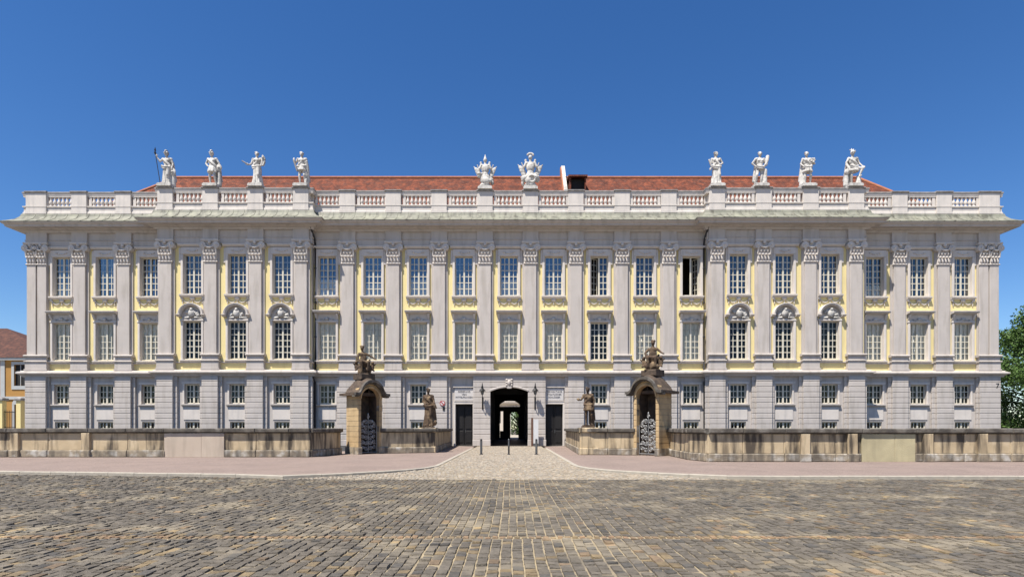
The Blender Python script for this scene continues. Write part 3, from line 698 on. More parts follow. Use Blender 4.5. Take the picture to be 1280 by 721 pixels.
mb = MB(); mb.box(GC-1.12, GC+1.12, ye+0.05, ye+0.15, 3.45, 3.95); mb.box(GC-0.1, GC+0.06, ye+0.05, ye+0.15, 0.3, 3.45); mb.box(GC-0.75, GC-0.1, ye+0.06, ye+0.14, 0.3, 3.45); mb.prism_y([(GC+0.06, 3.45), (GC+0.06, 3.1), (GC+0.2, 3.35), (GC+0.8, 3.35), (GC+0.95, 3.1), (GC+0.95, 0.3), (GC+1.12, 0.3), (GC+1.12, 3.45)], ye+0.07, ye+0.13)
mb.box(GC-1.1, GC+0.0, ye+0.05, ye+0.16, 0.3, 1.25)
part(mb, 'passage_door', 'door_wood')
# side doors with inscription panels
def text_part(lines, x, y, z, size, parent, gap=0.34, m='letter'):
    for i, ln in enumerate(lines):
        cu = bpy.data.curves.new('lettering', 'FONT'); cu.body = ln; cu.size = size; cu.align_x = 'CENTER'; cu.extrude = 0.008
        tmp = bpy.data.objects.new('tmp', cu); col.objects.link(tmp)
        dg = bpy.context.evaluated_depsgraph_get(); me = bpy.data.meshes.new_from_object(tmp.evaluated_get(dg))
        bpy.data.objects.remove(tmp); me.materials.clear(); me.materials.append(M[m])
        o = inst('lettering', me, parent, (x, y, z-gap*i)); o.rotation_euler.x = R(90)
for (a, b), lines in ((DL, ['REGIERUNG', 'VON', 'MITTELFRANKEN']), (DR, ['VERWALTUNG', 'STAATLICHER', 'SCHLÖSSER'])):
    c = (a+b)/2
    d = empty('side_door', (c, 0, 0), 0, palace)
    w = (b-a)/2
    inst('leaf', MB().box(-w, -0.02, 0.35, 0.41, 0, DZ).box(0.02, w, 0.35, 0.41, 0, DZ).cbox(-w+0.12, -0.12, 0.31, 0.36, 0.3, 1.3, 0.02).cbox(0.12, w-0.12, 0.31, 0.36, 0.3, 1.3, 0.02).cbox(-w+0.12, -0.12, 0.31, 0.36, 1.5, DZ-0.2, 0.02).cbox(0.12, w-0.12, 0.31, 0.36, 1.5, DZ-0.2, 0.02).mesh('leaf', 'door_wood'), d)
    mb = MB()
    for xa, xb in ((-w-0.16, -w-0.003), (w+0.003, w+0.16)): mb.cbox(xa, xb, -0.10, 0.0, 0, DZ+0.003, 0.02)
    mb.cbox(-w-0.16, w+0.16, -0.10, 0.0, DZ+0.006, DZ+0.2, 0.02)
    inst('door_surround', mb.mesh('door_surround', 'stucco_light'), d)
    inst('handle', MB().caps((0.08, 0.28, 1.15), (0.08, 0.28, 1.35), 0.025, None, 6).mesh('handle', 'steel'), d)
    p = inst('inscription_panel', MB().cbox(-w-0.08, w+0.08, -0.10, 0.0, zf(500.5), zf(485), 0.03).mesh('inscription_panel', 'panel'), d)
    mb = MB(); zt = zf(484.5); mb.prism_x([(0.0, zt), (-0.2, zt+0.03), (-0.2, zt+0.12), (0.0, zt+0.16)], -w-0.2, w+0.2)
    mb.prism_x([(0.0, zf(501)-0.06), (-0.13, zf(501)-0.04), (-0.13, zf(501)+0.02), (0.0, zf(501)+0.03)], -w-0.12, w+0.12)
    inst('panel_frame', mb.mesh('panel_frame', 'stucco_light'), d)
    text_part(lines, 0, -0.112, zf(490.2), 0.2, p, 0.245)
text_part(['7'], px(1242, YW), YW-YC-0.41, zf(485), 0.62, palace, m='iron')

# ------------------------------------------------------------------ lamps, signs, posts at the gate
def lamp(x):
    y = yf
    o = tag(empty('wall_lantern', (x, y, 0)), None, None)
    z = zf(491)
    mb = MB(); mb.tube([(0, -0.02, z-1.15), (0, -0.16, z-1.3), (0, -0.34, z-1.05), (0, -0.36, z-0.6), (0, -0.5, z-0.32), (0, -0.56, z-0.2)], 0.035, 6)
    mb.tube([(0, -0.02, z-0.5), (0, -0.2, z-0.42), (0, -0.36, z-0.55)], 0.025, 5)
    inst('bracket', mb.mesh('bracket', 'iron'), o)
    inst('wall_plate', MB().box(-0.06, 0.06, -0.04, 0.0, z-1.45, z-0.35).mesh('wall_plate', 'iron'), o)
    inst('lamp_glass', MB().lathe([(0.10, -0.2), (0.17, 0.13)], (0, -0.56, z), 6, False).mesh('lamp_glass', 'lamp_glass'), o)
    inst('lamp_hood', MB().lathe([(0.29, 0.10), (0.27, 0.15), (0.10, 0.36), (0.085, 0.5), (0.045, 0.6), (0.03, 0.8)], (0, -0.56, z), 8, False).mesh('lamp_hood', 'iron'), o)
    return o
tag(lamp(px(603, 49.2)), 'black iron lantern on scrolled bracket on the gate pier nearer the round red sign', 'lamp', 'lanterns at the gate')
tag(lamp(px(669, 49.2)), 'black iron lantern on scrolled bracket on gate pier with the info post below', 'lamp', 'lanterns at the gate')
o = tag(empty('round_sign', (px(553, 49.55), 49.58, zf(504))), 'small round red rimmed sign on grey wall beside brown draped statue', 'sign')
inst('rim', MB().cone((0, 0, 0), (0, -0.03, 0), 0.23, 0.23, 20, False).mesh('rim', 'red'), o)
inst('face', MB().cone((0, -0.03, 0), (0, -0.036, 0), 0.17, 0.17, 20, False).mesh('face', 'white'), o)
inst('bar', MB().prism_y([(-0.2, 0.14), (-0.14, 0.2), (0.2, -0.14), (0.14, -0.2)], -0.046, -0.038).mesh('bar', 'red'), o)
inst('lower_plate', MB().box(0.02, 0.2, -0.03, 0, -0.62, -0.30).mesh('lower_plate', 'iron'), o)
o = tag(empty('info_post', (px(665, 49.0), 49.0, 0)), 'slim brown information post with pale board beside the archway', 'sign')
inst('post', MB().box(-0.07, 0.09, -0.08, 0.08, 0, 2.45).mesh('post', 'post_brown'), o)
inst('board', MB().box(0.12, 0.55, -0.03, 0.03, 0.25, 2.3).mesh('board', 'white'), o)
inst('board_foot', MB().box(0.09, 0.6, -0.06, 0.06, 0, 0.25).mesh('board_foot', 'steel'), o)
for X, lab, m1 in ((px(601.5, 33.5), 'dark bollard on the drive in front of the pier nearer the round sign', 'post_dark'), (px(636, 33.5), 'thin grey and black bollard standing on the middle of the drive', 'steel'), (px(670.5, 33.5), 'dark bollard on the drive in front of the info post', 'post_dark')):
    o = tag(empty('bollard', (X, 33.5, 0.0)), lab, 'bollard', 'bollards across the drive')
    r = 0.045 if m1 == 'steel' else 0.065
    inst('post', MB().lathe([(r, 0.0), (r, 0.86), (r*0.8, 0.92), (0.0, 0.94)], n=12).mesh('post', m1), o)
    inst('foot', MB().lathe([(r+0.05, 0.0), (r+0.05, 0.03), (r, 0.05)], n=12).mesh('foot', 'post_dark'), o)
    if m1 == 'post_dark': inst('reflective_band', MB().lathe([(r+0.004, 0.10), (r+0.004, 0.80)], n=12).mesh('reflective_band', 'steel'), o)
    else: inst('sleeve', MB().lathe([(r+0.006, 0.05), (r+0.006, 0.5)], n=12).mesh('sleeve', 'post_dark'), o)

# ------------------------------------------------------------------ sculpture: shapes fused by voxel remeshing into one carved surface
def sculpt(mb, voxel, m, name, smooth=1):
    tmp = bpy.data.objects.new('tmp', mb.mesh('tmp')); col.objects.link(tmp)
    r = tmp.modifiers.new('r', 'REMESH'); r.mode = 'VOXEL'; r.voxel_size = voxel; r.use_smooth_shade = True
    sm = tmp.modifiers.new('s', 'SMOOTH'); sm.iterations = smooth; sm.factor = 0.4
    dg = bpy.context.evaluated_depsgraph_get(); me = bpy.data.meshes.new_from_object(tmp.evaluated_get(dg))
    bpy.data.objects.remove(tmp); me.name = name; me.materials.clear(); me.materials.append(M[m])
    me.polygons.foreach_set('use_smooth', [True]*len(me.polygons)); return me
def hand(mb, w, d):
    """palm with four curled fingers and a thumb, reaching from the wrist w along d"""
    w, d = Vector(w), Vector(d).normalized(); u = d.cross(Vector((0.2, 1, 0.1))).normalized(); v = d.cross(u)
    mb.ball(w+d*0.05, (0.045, 0.045, 0.055), 8, 6)
    for i, l in enumerate((0.085, 0.1, 0.092, 0.075)):
        b = w + d*0.075 + u*(i-1.5)*0.024; k = b+d*l*0.55; mb.caps(b, k, 0.014, 0.013, 6); mb.caps(k, k+d*l*0.3-v*l*0.4, 0.013, 0.011, 6)
    mb.caps(w+d*0.03-u*0.035, w+d*0.08-u*0.075-v*0.03, 0.016, 0.012, 6)
def figure(arms, legs=None, skirt=None, hip=0.02, head_turn=0.0, helmet=None, sashes=(), cloak=None, bust=0, tunic=None, lean=0.0, extra=None, hair=True, s=1.0):
    mb = MB(); sx = -hip*0.8+lean
    hx = sx*0.8+head_turn*0.03
    mb.ball((sx*0.7, 0, 1.28), (0.185, 0.125, 0.24), 12, 8); mb.ball((0, -0.005, 1.07), (0.15, 0.115, 0.17), 10, 8); mb.ball((hip, 0, 0.94), (0.175, 0.135, 0.15), 10, 8)
    mb.caps((sx-0.165, 0.01, 1.43-hip*0.6), (sx+0.165, 0.01, 1.43+hip*0.6), 0.075, 0.075)
    for q in (-1, 1): mb.ball((sx*0.8+q*0.08, -0.095, 1.33), (0.075, 0.05+0.02*bust, 0.065), 8, 6)
    mb.caps((sx, 0, 1.46), (hx, -0.015, 1.6), 0.062, 0.055)
    rz = Matrix.Rotation(head_turn, 3, 'Z')
    hd = Vector((hx, -0.025, 1.69)); mb.ball(hd, (0.082, 0.1, 0.122), 12, 9, rz)
    mb.ball(hd+rz@Vector((0, -0.055, -0.07)), (0.05, 0.05, 0.045), 8, 6, rz)              # chin
    mb.caps(hd+rz@Vector((0, -0.1, 0.02)), hd+rz@Vector((0, -0.118, -0.03)), 0.012, 0.018, 6)   # nose
    mb.caps(hd+rz@Vector((-0.05, -0.085, 0.03)), hd+rz@Vector((0.05, -0.085, 0.03)), 0.014, 0.014, 6)  # brow
    mb.caps(hd+rz@Vector((-0.022, -0.098, -0.062)), hd+rz@Vector((0.022, -0.098, -0.062)), 0.011, 0.011, 6)  # lips
    for q in (-1, 1): mb.ball(hd+rz@Vector((q*0.083, 0, -0.01)), (0.015, 0.025, 0.033), 6, 5)
    if hair and not helmet:
        for i in range(14):
            a = i*2.4; mb.ball(hd+rz@Vector((0.075*math.cos(a), 0.03+0.07*math.sin(a), 0.05+0.05*((i*7)%5)/5)), 0.04, 6, 5)
        mb.ball(hd+rz@Vector((0, 0.09, -0.04)), (0.06, 0.05, 0.08), 8, 6)
    if helmet:
        mb.ball(hd+Vector((0, 0.005, 0.05)), (0.105, 0.125, 0.105), 10, 8); mb.caps(hd+Vector((-0.08, -0.1, 0.045)), hd+Vector((0.08, -0.1, 0.045)), 0.025, 0.025, 6)
        if helmet == 'crest':
            for i in range(9):
                a = R(20+i*18); mb.ball(hd+Vector((0.0, -0.14*math.cos(a)+0.02, 0.06+0.14*math.sin(a))), (0.035, 0.045, 0.05), 6, 5)
        if helmet == 'plume':
            for q, hgt in ((-0.08, 0.2), (-0.03, 0.26), (0.04, 0.24), (0.1, 0.17)): mb.caps(hd+Vector((q*0.4, 0.0, 0.12)), hd+Vector((q*1.5, 0.03, hgt)), 0.035, 0.025, 6)
    for sh, el, wr, hd_dir in arms:
        mb.caps(sh, el, 0.062, 0.047); mb.caps(el, wr, 0.049, 0.033); mb.ball(sh, 0.075, 8, 6); hand(mb, wr, hd_dir)
    if legs:
        for hp, kn, an, toe in legs:
            mb.caps(hp, kn, 0.098, 0.064); mb.caps(kn, an, 0.066, 0.040); mb.ball(Vector(kn).lerp(Vector(an), 0.3)+Vector((0, 0.03, 0)), (0.058, 0.062, 0.11), 8, 6); mb.caps((an[0], an[1]+0.03, an[2]-0.03), toe, 0.045, 0.033)
    if tunic:                                      # short pleated skirt of the cuirass
        mb.lathe([(0.15, 1.02), (0.20, 0.92), (0.235, 0.78), (0.25, tunic), (0.2, tunic-0.01)], (hip, 0, 0), 40, True, lambda a, z: 1+0.09*math.sin(10*a)*(1.05-z)*2)
    if skirt:
        r0, folds, tw = skirt
        pr = [(0.14, 1.05), (0.19, 0.95), (0.2, 0.8), (0.2, 0.6), (r0*0.92, 0.35), (r0, 0.1), (r0*1.04, 0.02)]
        mb.lathe(pr[::-1], (hip*0.7, 0.01, 0), 56, True, lambda a, z: (1+(0.13*math.sin(folds*a+tw*z)+0.06*math.sin((folds*2+1)*a-2*z))*max(0, 1.0-z))*(0.85+0.15*abs(math.cos(a))))
        mb.caps((hip+0.07, -0.1, 0.9), (hip+0.10, -0.17, 0.52), 0.09, 0.07); mb.caps((hip+0.10, -0.17, 0.52), (hip+0.07, -0.06, 0.1), 0.07, 0.05)   # knee pressing through the cloth
        for q in (-0.09, 0.08): mb.caps((q, -0.1, 0.03), (q*1.3, -0.24, 0.02), 0.05, 0.035)
    for pts, r in sashes: mb.tube(pts, r, 8)
    if cloak:
        side, w = cloak
        for i in range(7):
            x = side*(0.10+w*i/6); mb.caps((x*0.8, 0.10, 1.42-0.02*i), (x*1.1+0.02*math.sin(i*2.1), 0.14+0.04*math.sin(i*2.4), 0.12+0.03*i), 0.045, 0.06, 6)
    if extra: extra(mb)
    return mb
def arc(p0, p1, p2, n=9):
    p0, p1, p2 = Vector(p0), Vector(p1), Vector(p2); return [p0*(1-t)**2+p1*2*t*(1-t)+p2*t*t for t in [i/(n-1) for i in range(n)]]
SASH = [(arc((-0.2, -0.12, 1.02), (0.0, -0.24, 0.86), (0.22, -0.08, 1.0)), 0.055), (arc((-0.2, -0.1, 0.95), (0.0, -0.24, 0.76), (0.2, -0.08, 0.9)), 0.045), (arc((-0.19, -0.03, 1.42), (0.02, -0.2, 1.25), (0.2, -0.06, 1.05)), 0.045), (arc((-0.16, -0.06, 1.38), (0.04, -0.22, 1.18), (0.2, -0.08, 0.98)), 0.035)]
def mirror(pts): return [(arc((-p[0][0], p[0][1], p[0][2]), (-p[4][0], p[4][1], p[4][2]), (-p[-1][0], p[-1][1], p[-1][2])), r) for p, r in pts]
STAND = [((-0.08, 0, 0.92), (-0.10, -0.05, 0.5), (-0.09, 0.0, 0.1), (-0.12, -0.19, 0.05)), ((0.10, 0, 0.9), (0.15, -0.11, 0.52), (0.17, 0.03, 0.1), (0.22, -0.13, 0.05))]
def stump(mb): mb.caps((0.22, 0.12, 0.05), (0.19, 0.12, 0.62), 0.12, 0.09); mb.ball((0.2, 0.1, 0.45), 0.11)
def shield(x, z, r=0.2): return lambda mb: (mb.ball((x, -0.02, z), (r, 0.06, r*1.35), 12, 8), mb.ball((x, -0.08, z), 0.06, 8, 6), mb.caps((x, 0.05, z-r), (x-0.02, 0.06, 0.05), 0.09, 0.12))
def both(*fs):
    def f(mb):
        for g in fs: g(mb)
    return f
SC = 1.60
def statue(mb, x, y, z, label, m='white_stone', sc=SC, name='statue', plinth=(0.62, 0.56, 0.26), rz=0.0, group=None, cat='statue', voxel=0.027, extras=(), base_m=None):
    fat = 1.09 if m == 'white_stone' else 1.0
    mb.xf(Matrix.Diagonal((sc*fat, sc*fat, sc, 1)))
    o = inst(name, sculpt(mb, voxel, m, name), None, (x, y, z+plinth[2]-0.03), rz); tag(o, label, cat, group)
    a, b, h = plinth
    inst('plinth', MB().box(-a, a, -b, b, -h+0.035, -0.02).box(-a+0.06, a-0.06, -b+0.06, b-0.06, -0.021, 0.05).mesh('plinth', base_m or m), o)
    for nm, e, em in extras: e.xf(Matrix.Diagonal((sc*fat, sc*fat, sc, 1))); inst(nm, e.mesh(nm, em), o)
    return o
YP = YR+0.0; ZP = 22.365
def spx(p): return px(p, YR)
# four gods left of the centre
spear = MB().tube([(-0.52, -0.12, 1.72), (-0.30, -0.06, 0.02)], 0.018, 6).lathe([(0.0, 0.0), (0.055, 0.10), (0.02, 0.22), (0.05, 0.24), (0.0, 0.45)], (-0.525, -0.12, 1.60), 6)
statue(figure([((-0.2, 0, 1.43), (-0.34, -0.02, 1.30), (-0.47, -0.09, 1.52), (-0.1, -0.1, 0.6)), ((0.2, 0, 1.42), (0.28, 0.02, 1.17), (0.27, -0.06, 0.95), (0, -0.3, -1))],
    skirt=(0.24, 7, 3), helmet='crest', sashes=SASH, cloak=(1, 0.2), extra=shield(0.30, 0.72, 0.15), head_turn=-0.3), spx(209), YP, ZP, 'white helmeted goddess statue holding a long spear out above the roof', group='statues on the balustrade', extras=[('spear', spear, 'pipe')])
statue(figure([((-0.2, 0, 1.43), (-0.33, 0.03, 1.2), (-0.20, -0.06, 1.02), (0.8, -0.2, -0.2)), ((0.2, 0, 1.43), (0.34, 0.02, 1.18), (0.3, -0.05, 0.92), (0, -0.1, -1))],
    legs=STAND, tunic=0.68, helmet='crest', sashes=SASH[2:], cloak=(1, 0.24), extra=both(stump, shield(0.34, 0.95, 0.15)), head_turn=-0.4), spx(265.5), YP, ZP, 'white statue of a helmeted warrior in tunic with one hand on hip', group='statues on the balustrade')
def harp(mb): mb.caps((0.22, -0.05, 1.05), (0.30, -0.05, 1.62), 0.05, 0.03); mb.tube(arc((0.28, -0.05, 1.6), (0.5, -0.02, 1.4), (0.3, -0.04, 1.05)), 0.05, 6); mb.ball((0.3, -0.02, 1.25), (0.1, 0.06, 0.2))
wand = MB().caps((-0.36, -0.16, 1.06), (-0.66, -0.2, 1.24), 0.032, 0.028, 6)
statue(figure([((-0.2, 0, 1.42), (-0.28, -0.03, 1.16), (-0.38, -0.14, 1.06), (-0.8, -0.2, 0.4)), ((0.2, 0, 1.43), (0.33, 0.0, 1.2), (0.3, -0.08, 1.42), (0, -0.1, 1))],
    skirt=(0.25, 6, 5), sashes=mirror(SASH), bust=1, extra=harp, head_turn=0.3), spx(321.5), YP, ZP, 'white draped female statue pointing a short baton sideways, lyre on her arm', group='statues on the balustrade', extras=[('baton', wand, 'coping_grey')])
club = MB().caps((-0.36, -0.1, 1.30), (-0.2, -0.12, 0.72), 0.055, 0.03, 8)
statue(figure([((-0.2, 0, 1.43), (-0.32, -0.01, 1.22), (-0.36, -0.1, 1.30), (-0.05, -0.1, 0.6)), ((0.2, 0, 1.42), (0.28, 0.02, 1.14), (0.16, -0.12, 1.0), (-1, -0.2, -0.1))],
    legs=STAND, sashes=mirror(SASH)[:3]+[(arc((0.2, -0.02, 1.3), (0.34, 0.05, 0.8), (0.24, 0.05, 0.1)), 0.09), (arc((0.12, -0.02, 1.1), (0.26, -0.05, 0.6), (0.2, -0.02, 0.06)), 0.08)], cloak=(1, 0.18), extra=stump, tunic=0.78, head_turn=0.2, hair=True), spx(377.5), YP, ZP, 'white statue of a bare legged man resting a dark club against his side', group='statues on the balustrade', extras=[('club', club, 'coping_grey')])
# two trophies of arms
def trophy(top, variant):
    mb = MB(); rnd = random.Random(variant)
    mb.ball((0, 0, 1.05), (0.2, 0.15, 0.28), 12, 8); mb.ball((0, 0, 0.78), (0.16, 0.13, 0.18)); mb.caps((-0.2, 0, 1.25), (0.2, 0, 1.25), 0.08, 0.08)
    for q in (-1, 1):
        mb.caps((q*0.2, 0, 1.25), (q*0.28, -0.02, 1.08), 0.075, 0.06); mb.caps((q*0.2, 0.02, 1.28), (q*0.22, 0.02, 1.42), 0.05, 0.06)
        for k, (x1, z1) in enumerate(((0.56, 1.22), (0.50, 1.05), (0.42, 0.86), (0.40, 1.32))):
            mb.caps((q*0.08, 0.08, 0.3+0.05*k), (q*x1, 0.08, z1), 0.035, 0.032, 6)
            if k < 3: mb.ball((q*(x1*0.78), 0.07, z1*0.86), (0.10, 0.05, 0.16), 8, 6, Matrix.Rotation(q*0.5, 3, 'Y'))
        for k in range(5): mb.ball((q*rnd.uniform(0.18, 0.36), rnd.uniform(-0.12, 0.05), rnd.uniform(0.25, 0.8)), (rnd.uniform(.07, .13), 0.09, rnd.uniform(.08, .15)), 8, 6)
    mb.caps((0, 0, 1.3), (0, 0, 1.48), 0.06, 0.06); mb.ball((0, 0, 1.55), (0.095, 0.11, 0.12), 10, 8)
    if top == 'point': mb.cone((0, 0, 1.58), (0, 0, 1.86), 0.085, 0.012, 8)
    else:
        for i in range(8):
            a = R(10+i*22); mb.ball((0.13*math.cos(a), 0, 1.66+0.10*math.sin(a)), 0.055, 6, 5)
    if variant == 1: mb.ball((0.04, -0.16, 0.36), (0.21, 0.1, 0.19), 12, 8)
    else: mb.tube([(0.06+0.16*math.cos(a), -0.17, 0.42+0.17*math.sin(a)) for a in [i*2*math.pi/14 for i in range(14)]], 0.055, 6, True); mb.ball((-0.1, -0.14, 0.35), (0.15, 0.1, 0.2), 8, 6)
    mb.ball((0, 0, 0.15), (0.3, 0.2, 0.15), 10, 6); mb.ball((0, 0, 0.5), (0.26, 0.16, 0.36), 10, 8)
    return mb
statue(trophy('point', 1), px(606.5, YC), YC, ZP, 'white stone trophy of arms topped by a pointed helmet, round shield below', group='trophies of arms on the balustrade', cat='trophy', name='stone_trophy')
statue(trophy('crest', 2), px(663, YC), YC, ZP, 'white stone trophy of arms topped by a crested helmet', group='trophies of arms on the balustrade', cat='trophy', name='stone_trophy', sc=1.75)
# four gods right of the centre
torch = MB().caps((-0.26, -0.12, 0.92), (-0.38, -0.12, 1.32), 0.03, 0.045, 8)
statue(figure([((-0.2, 0, 1.42), (-0.27, 0.0, 1.15), (-0.27, -0.1, 0.92), (-0.2, -0.1, -0.5)), ((0.2, 0, 1.43), (0.32, -0.02, 1.2), (0.14, -0.14, 1.05), (-1, -0.1, -0.2))],
    skirt=(0.25, 6, 6), sashes=SASH+mirror(SASH)[2:], bust=1, cloak=(1, 0.15), head_turn=0.4), spx(895), YP, ZP, 'white draped female statue holding up a short torch in the crook of her arm', group='statues on the balustrade', extras=[('torch', torch, 'white_stone')])
def horn(mb): mb.tube(arc((0.1, -0.12, 1.0), (0.3, -0.14, 1.0), (0.36, -0.08, 1.5)), [0.03+0.008*i for i in range(9)], 8); mb.ball((0.36, -0.08, 1.52), 0.09); mb.caps((0.26, -0.02, 0.8), (0.24, 0.0, 0.1), 0.11, 0.13)
statue(figure([((-0.2, 0, 1.42), (-0.35, 0.05, 1.22), (-0.22, -0.02, 1.04), (0.6, -0.2, -0.4)), ((0.2, 0, 1.43), (0.3, 0.0, 1.18), (0.24, -0.12, 1.02), (0.2, -0.1, 0.3))],
    legs=[((-0.08, 0, 0.92), (-0.17, -0.09, 0.52), (-0.20, 0.06, 0.12), (-0.26, -0.09, 0.05)), ((0.08, 0, 0.9), (0.08, -0.05, 0.5), (0.06, 0.0, 0.1), (0.09, -0.18, 0.05))],
    sashes=SASH[:2], extra=horn, cloak=(-1, 0.12), head_turn=-0.2, hip=-0.03), spx(949.5), YP, ZP, 'white statue of a nearly nude man with a raised horn on one arm', group='statues on the balustrade')
def flowers(mb):
    for i in range(9): mb.ball((0.28+0.07*math.cos(i*2.4), -0.06+0.05*math.sin(i*2.4), 1.16+0.035*i), 0.055, 6, 5)
statue(figure([((-0.2, 0, 1.42), (-0.29, 0.02, 1.16), (-0.2, -0.1, 1.0), (0.5, -0.2, -0.6)), ((0.2, 0, 1.42), (0.3, 0.0, 1.17), (0.27, -0.1, 1.3), (0, -0.1, 1))],
    legs=STAND, sashes=SASH[:3]+mirror(SASH)[:1], cloak=(-1, 0.16), extra=both(flowers, lambda mb: mb.caps((-0.14, 0.1, 0.9), (-0.2, 0.1, 0.05), 0.1, 0.14)), tunic=0.7, bust=1, head_turn=-0.4), spx(1008.5), YP, ZP, 'white female statue in short tunic clasping a bunch of flowers', group='statues on the balustrade')
def rock(mb): mb.caps((0.24, -0.05, 0.05), (0.24, -0.05, 0.42), 0.14, 0.1); mb.caps((-0.3, 0.08, 0.05), (-0.26, 0.05, 0.8), 0.12, 0.1); mb.ball((-0.28, 0.0, 0.72), (0.13, 0.12, 0.16)); mb.caps((-0.3, 0, 1.1), (-0.2, -0.12, 0.75), 0.07, 0.06)
statue(figure([((-0.2, 0, 1.43), (-0.32, 0.0, 1.2), (-0.26, -0.08, 0.95), (0.1, -0.1, -1)), ((0.2, 0, 1.43), (0.3, -0.02, 1.16), (0.38, -0.14, 0.96), (0.2, -0.3, -0.3))],
    legs=[((-0.08, 0, 0.92), (-0.10, -0.06, 0.5), (-0.06, 0.0, 0.1), (-0.09, -0.18, 0.05)), ((0.10, -0.02, 0.92), (0.36, -0.2, 0.82), (0.24, -0.12, 0.45), (0.26, -0.26, 0.42))],
    tunic=0.72, helmet='plume', sashes=SASH, cloak=(-1, 0.2), extra=rock, head_turn=-0.2), spx(1066), YP, ZP, 'white statue of a plumed warrior with one knee raised on a rock', group='statues on the balustrade', sc=1.64)

# ------------------------------------------------------------------ forecourt wall of sandstone slabs
HW = 1.55
def stone_wall(name, pts, label, seedv, piers=(), infill=None, slab=1.9, mat_s='sand'):
    """pts: plan polyline walked so that the outer (street) side lies on the right hand; slabs are parts"""
    rnd = random.Random(seedv)
    root = tag(empty(name, (pts[0][0], pts[0][1], 0)), label, 'wall')
    O = Vector((pts[0][0], pts[0][1], 0)); T = 0.5
    def run_piece(a, d, nrm, t0, t1, p, z0, z1, nm, m, c=0.02, back=T):
        mb = MB().cbox(t0, t1, -p, back, z0, z1, c)
        mt = Matrix(((d.x, -nrm.x, 0, a.x-O.x), (d.y, -nrm.y, 0, a.y-O.y), (0, 0, 1, 0), (0, 0, 0, 1)))
        mb.xf(mt); return mb.build(nm, m, root)
    for j in range(len(pts)-1):
        a, b = Vector((*pts[j], 0)), Vector((*pts[j+1], 0)); d = b-a; Ln = d.length; d.normalize(); nrm = Vector((d.y, -d.x, 0))
        t = 0.0; k = 0
        gapr = infill if (infill and infill[0] == j) else None
        while t < Ln-0.05:
            t1 = min(Ln, t+rnd.uniform(0.75, 1.25)*slab)
            if Ln-t1 < 0.5: t1 = Ln
            if gapr and t < gapr[1] < t1: t1 = gapr[1]
            if gapr and abs(t-gapr[1]) < 1e-4: t1 = gapr[2]
            g = 0.008; e = 0.012*(j+1)*0.3
            if gapr and abs(t-gapr[1]) < 1e-4:
                tm = t+(t1-t)*0.62
                run_piece(a, d, nrm, t+g, tm-0.004, 0.07, 0, 1.28, 'infill_panel', gapr[3], 0.008, T-0.1); run_piece(a, d, nrm, tm+0.004, t1-g, 0.075, 0, 1.28, 'infill_panel', gapr[3], 0.008, T-0.1)
            else:
                run_piece(a, d, nrm, t+g, t1-g, rnd.uniform(0.0, 0.012), 0.385, 1.285, 'dado_slab', mat_s, 0.015, T-0.1-e)
                run_piece(a, d, nrm, t+g*0.5, t1-g*0.5, 0.09+rnd.uniform(-0.015, 0.02), 0.0, 0.38, 'base_stone', 'sand_base', 0.04, T-e)
            run_piece(a, d, nrm, t+g*0.4, t1-g*0.4, 0.18+rnd.uniform(-0.01, 0.012), 1.33+rnd.uniform(-0.004, 0.004), HW+rnd.uniform(-0.015, 0.004), 'coping_stone', 'sand_cope', 0.035, T+0.08-e)
            run_piece(a, d, nrm, t+g*0.4, t1-g*0.4, 0.055, 1.287, 1.333, 'neck_moulding', 'sand_cope', 0.01, T-0.04-e)
            t = t1
        for tp in [q[1] for q in piers if q[0] == j]:
            run_piece(a, d, nrm, tp-0.22, tp+0.22, 0.16, 0.0, 1.30, 'lisene', mat_s, 0.02, 0.1); run_piece(a, d, nrm, tp-0.26, tp+0.26, 0.22, 0.003, 0.376, 'lisene_base', 'sand_base', 0.03, 0.05)
    return root
LY, RYW = 30.6, 26.4
LX, RX = px(388, LY), px(881, RYW)
BL = Vector((px(455.5, 34.8), 34.8)); BR = Vector((px(815.5, 32.6), 32.6))
stone_wall('forecourt_wall', [(-36.0, LY), (LX, LY), (LX+0.55, 34.2)], 'long weathered sandstone parapet wall with a smooth pinkish rendered patch', 3,
           piers=((0, 36.0+px(20.5, LY)), (0, 36.0+px(109, LY)), (0, 36.0+px(-60, LY))), infill=(0, 36.0+px(206, LY), 36.0+px(281, LY), 'infill_pink'))
stone_wall('forecourt_wall', [(BL.x+0.95, BL.y+0.1), (px(544, 36.2), 36.2), (px(563.5, 49.4), 49.4)], 'short sandstone parapet between iron gate niche and gateway, carrying brown robed statue', 5)
stone_wall('forecourt_wall', [(px(707.5, 49.4), 49.4), (px(725, 33.4), 33.4), (BR.x-0.95, BR.y+0.2)], 'short sunlit sandstone parapet carrying brown statue of a standing man', 8)
stone_wall('forecourt_wall', [(px(838, 32.2), 32.2), (px(862, 28.0), 28.0), (RX+0.15, RYW), (38.0, RYW)], 'long sandstone parapet with ochre rendered patch and mossy pale base', 11,
           piers=((2, px(1060, RYW)-RX), (2, px(1154, RYW)-RX), (2, px(1222, RYW)-RX), (2, px(1001, RYW)-RX)), infill=(2, px(1076, RYW)-RX-0.15, px(1143, RYW)-RX-0.15, 'infill_green'))
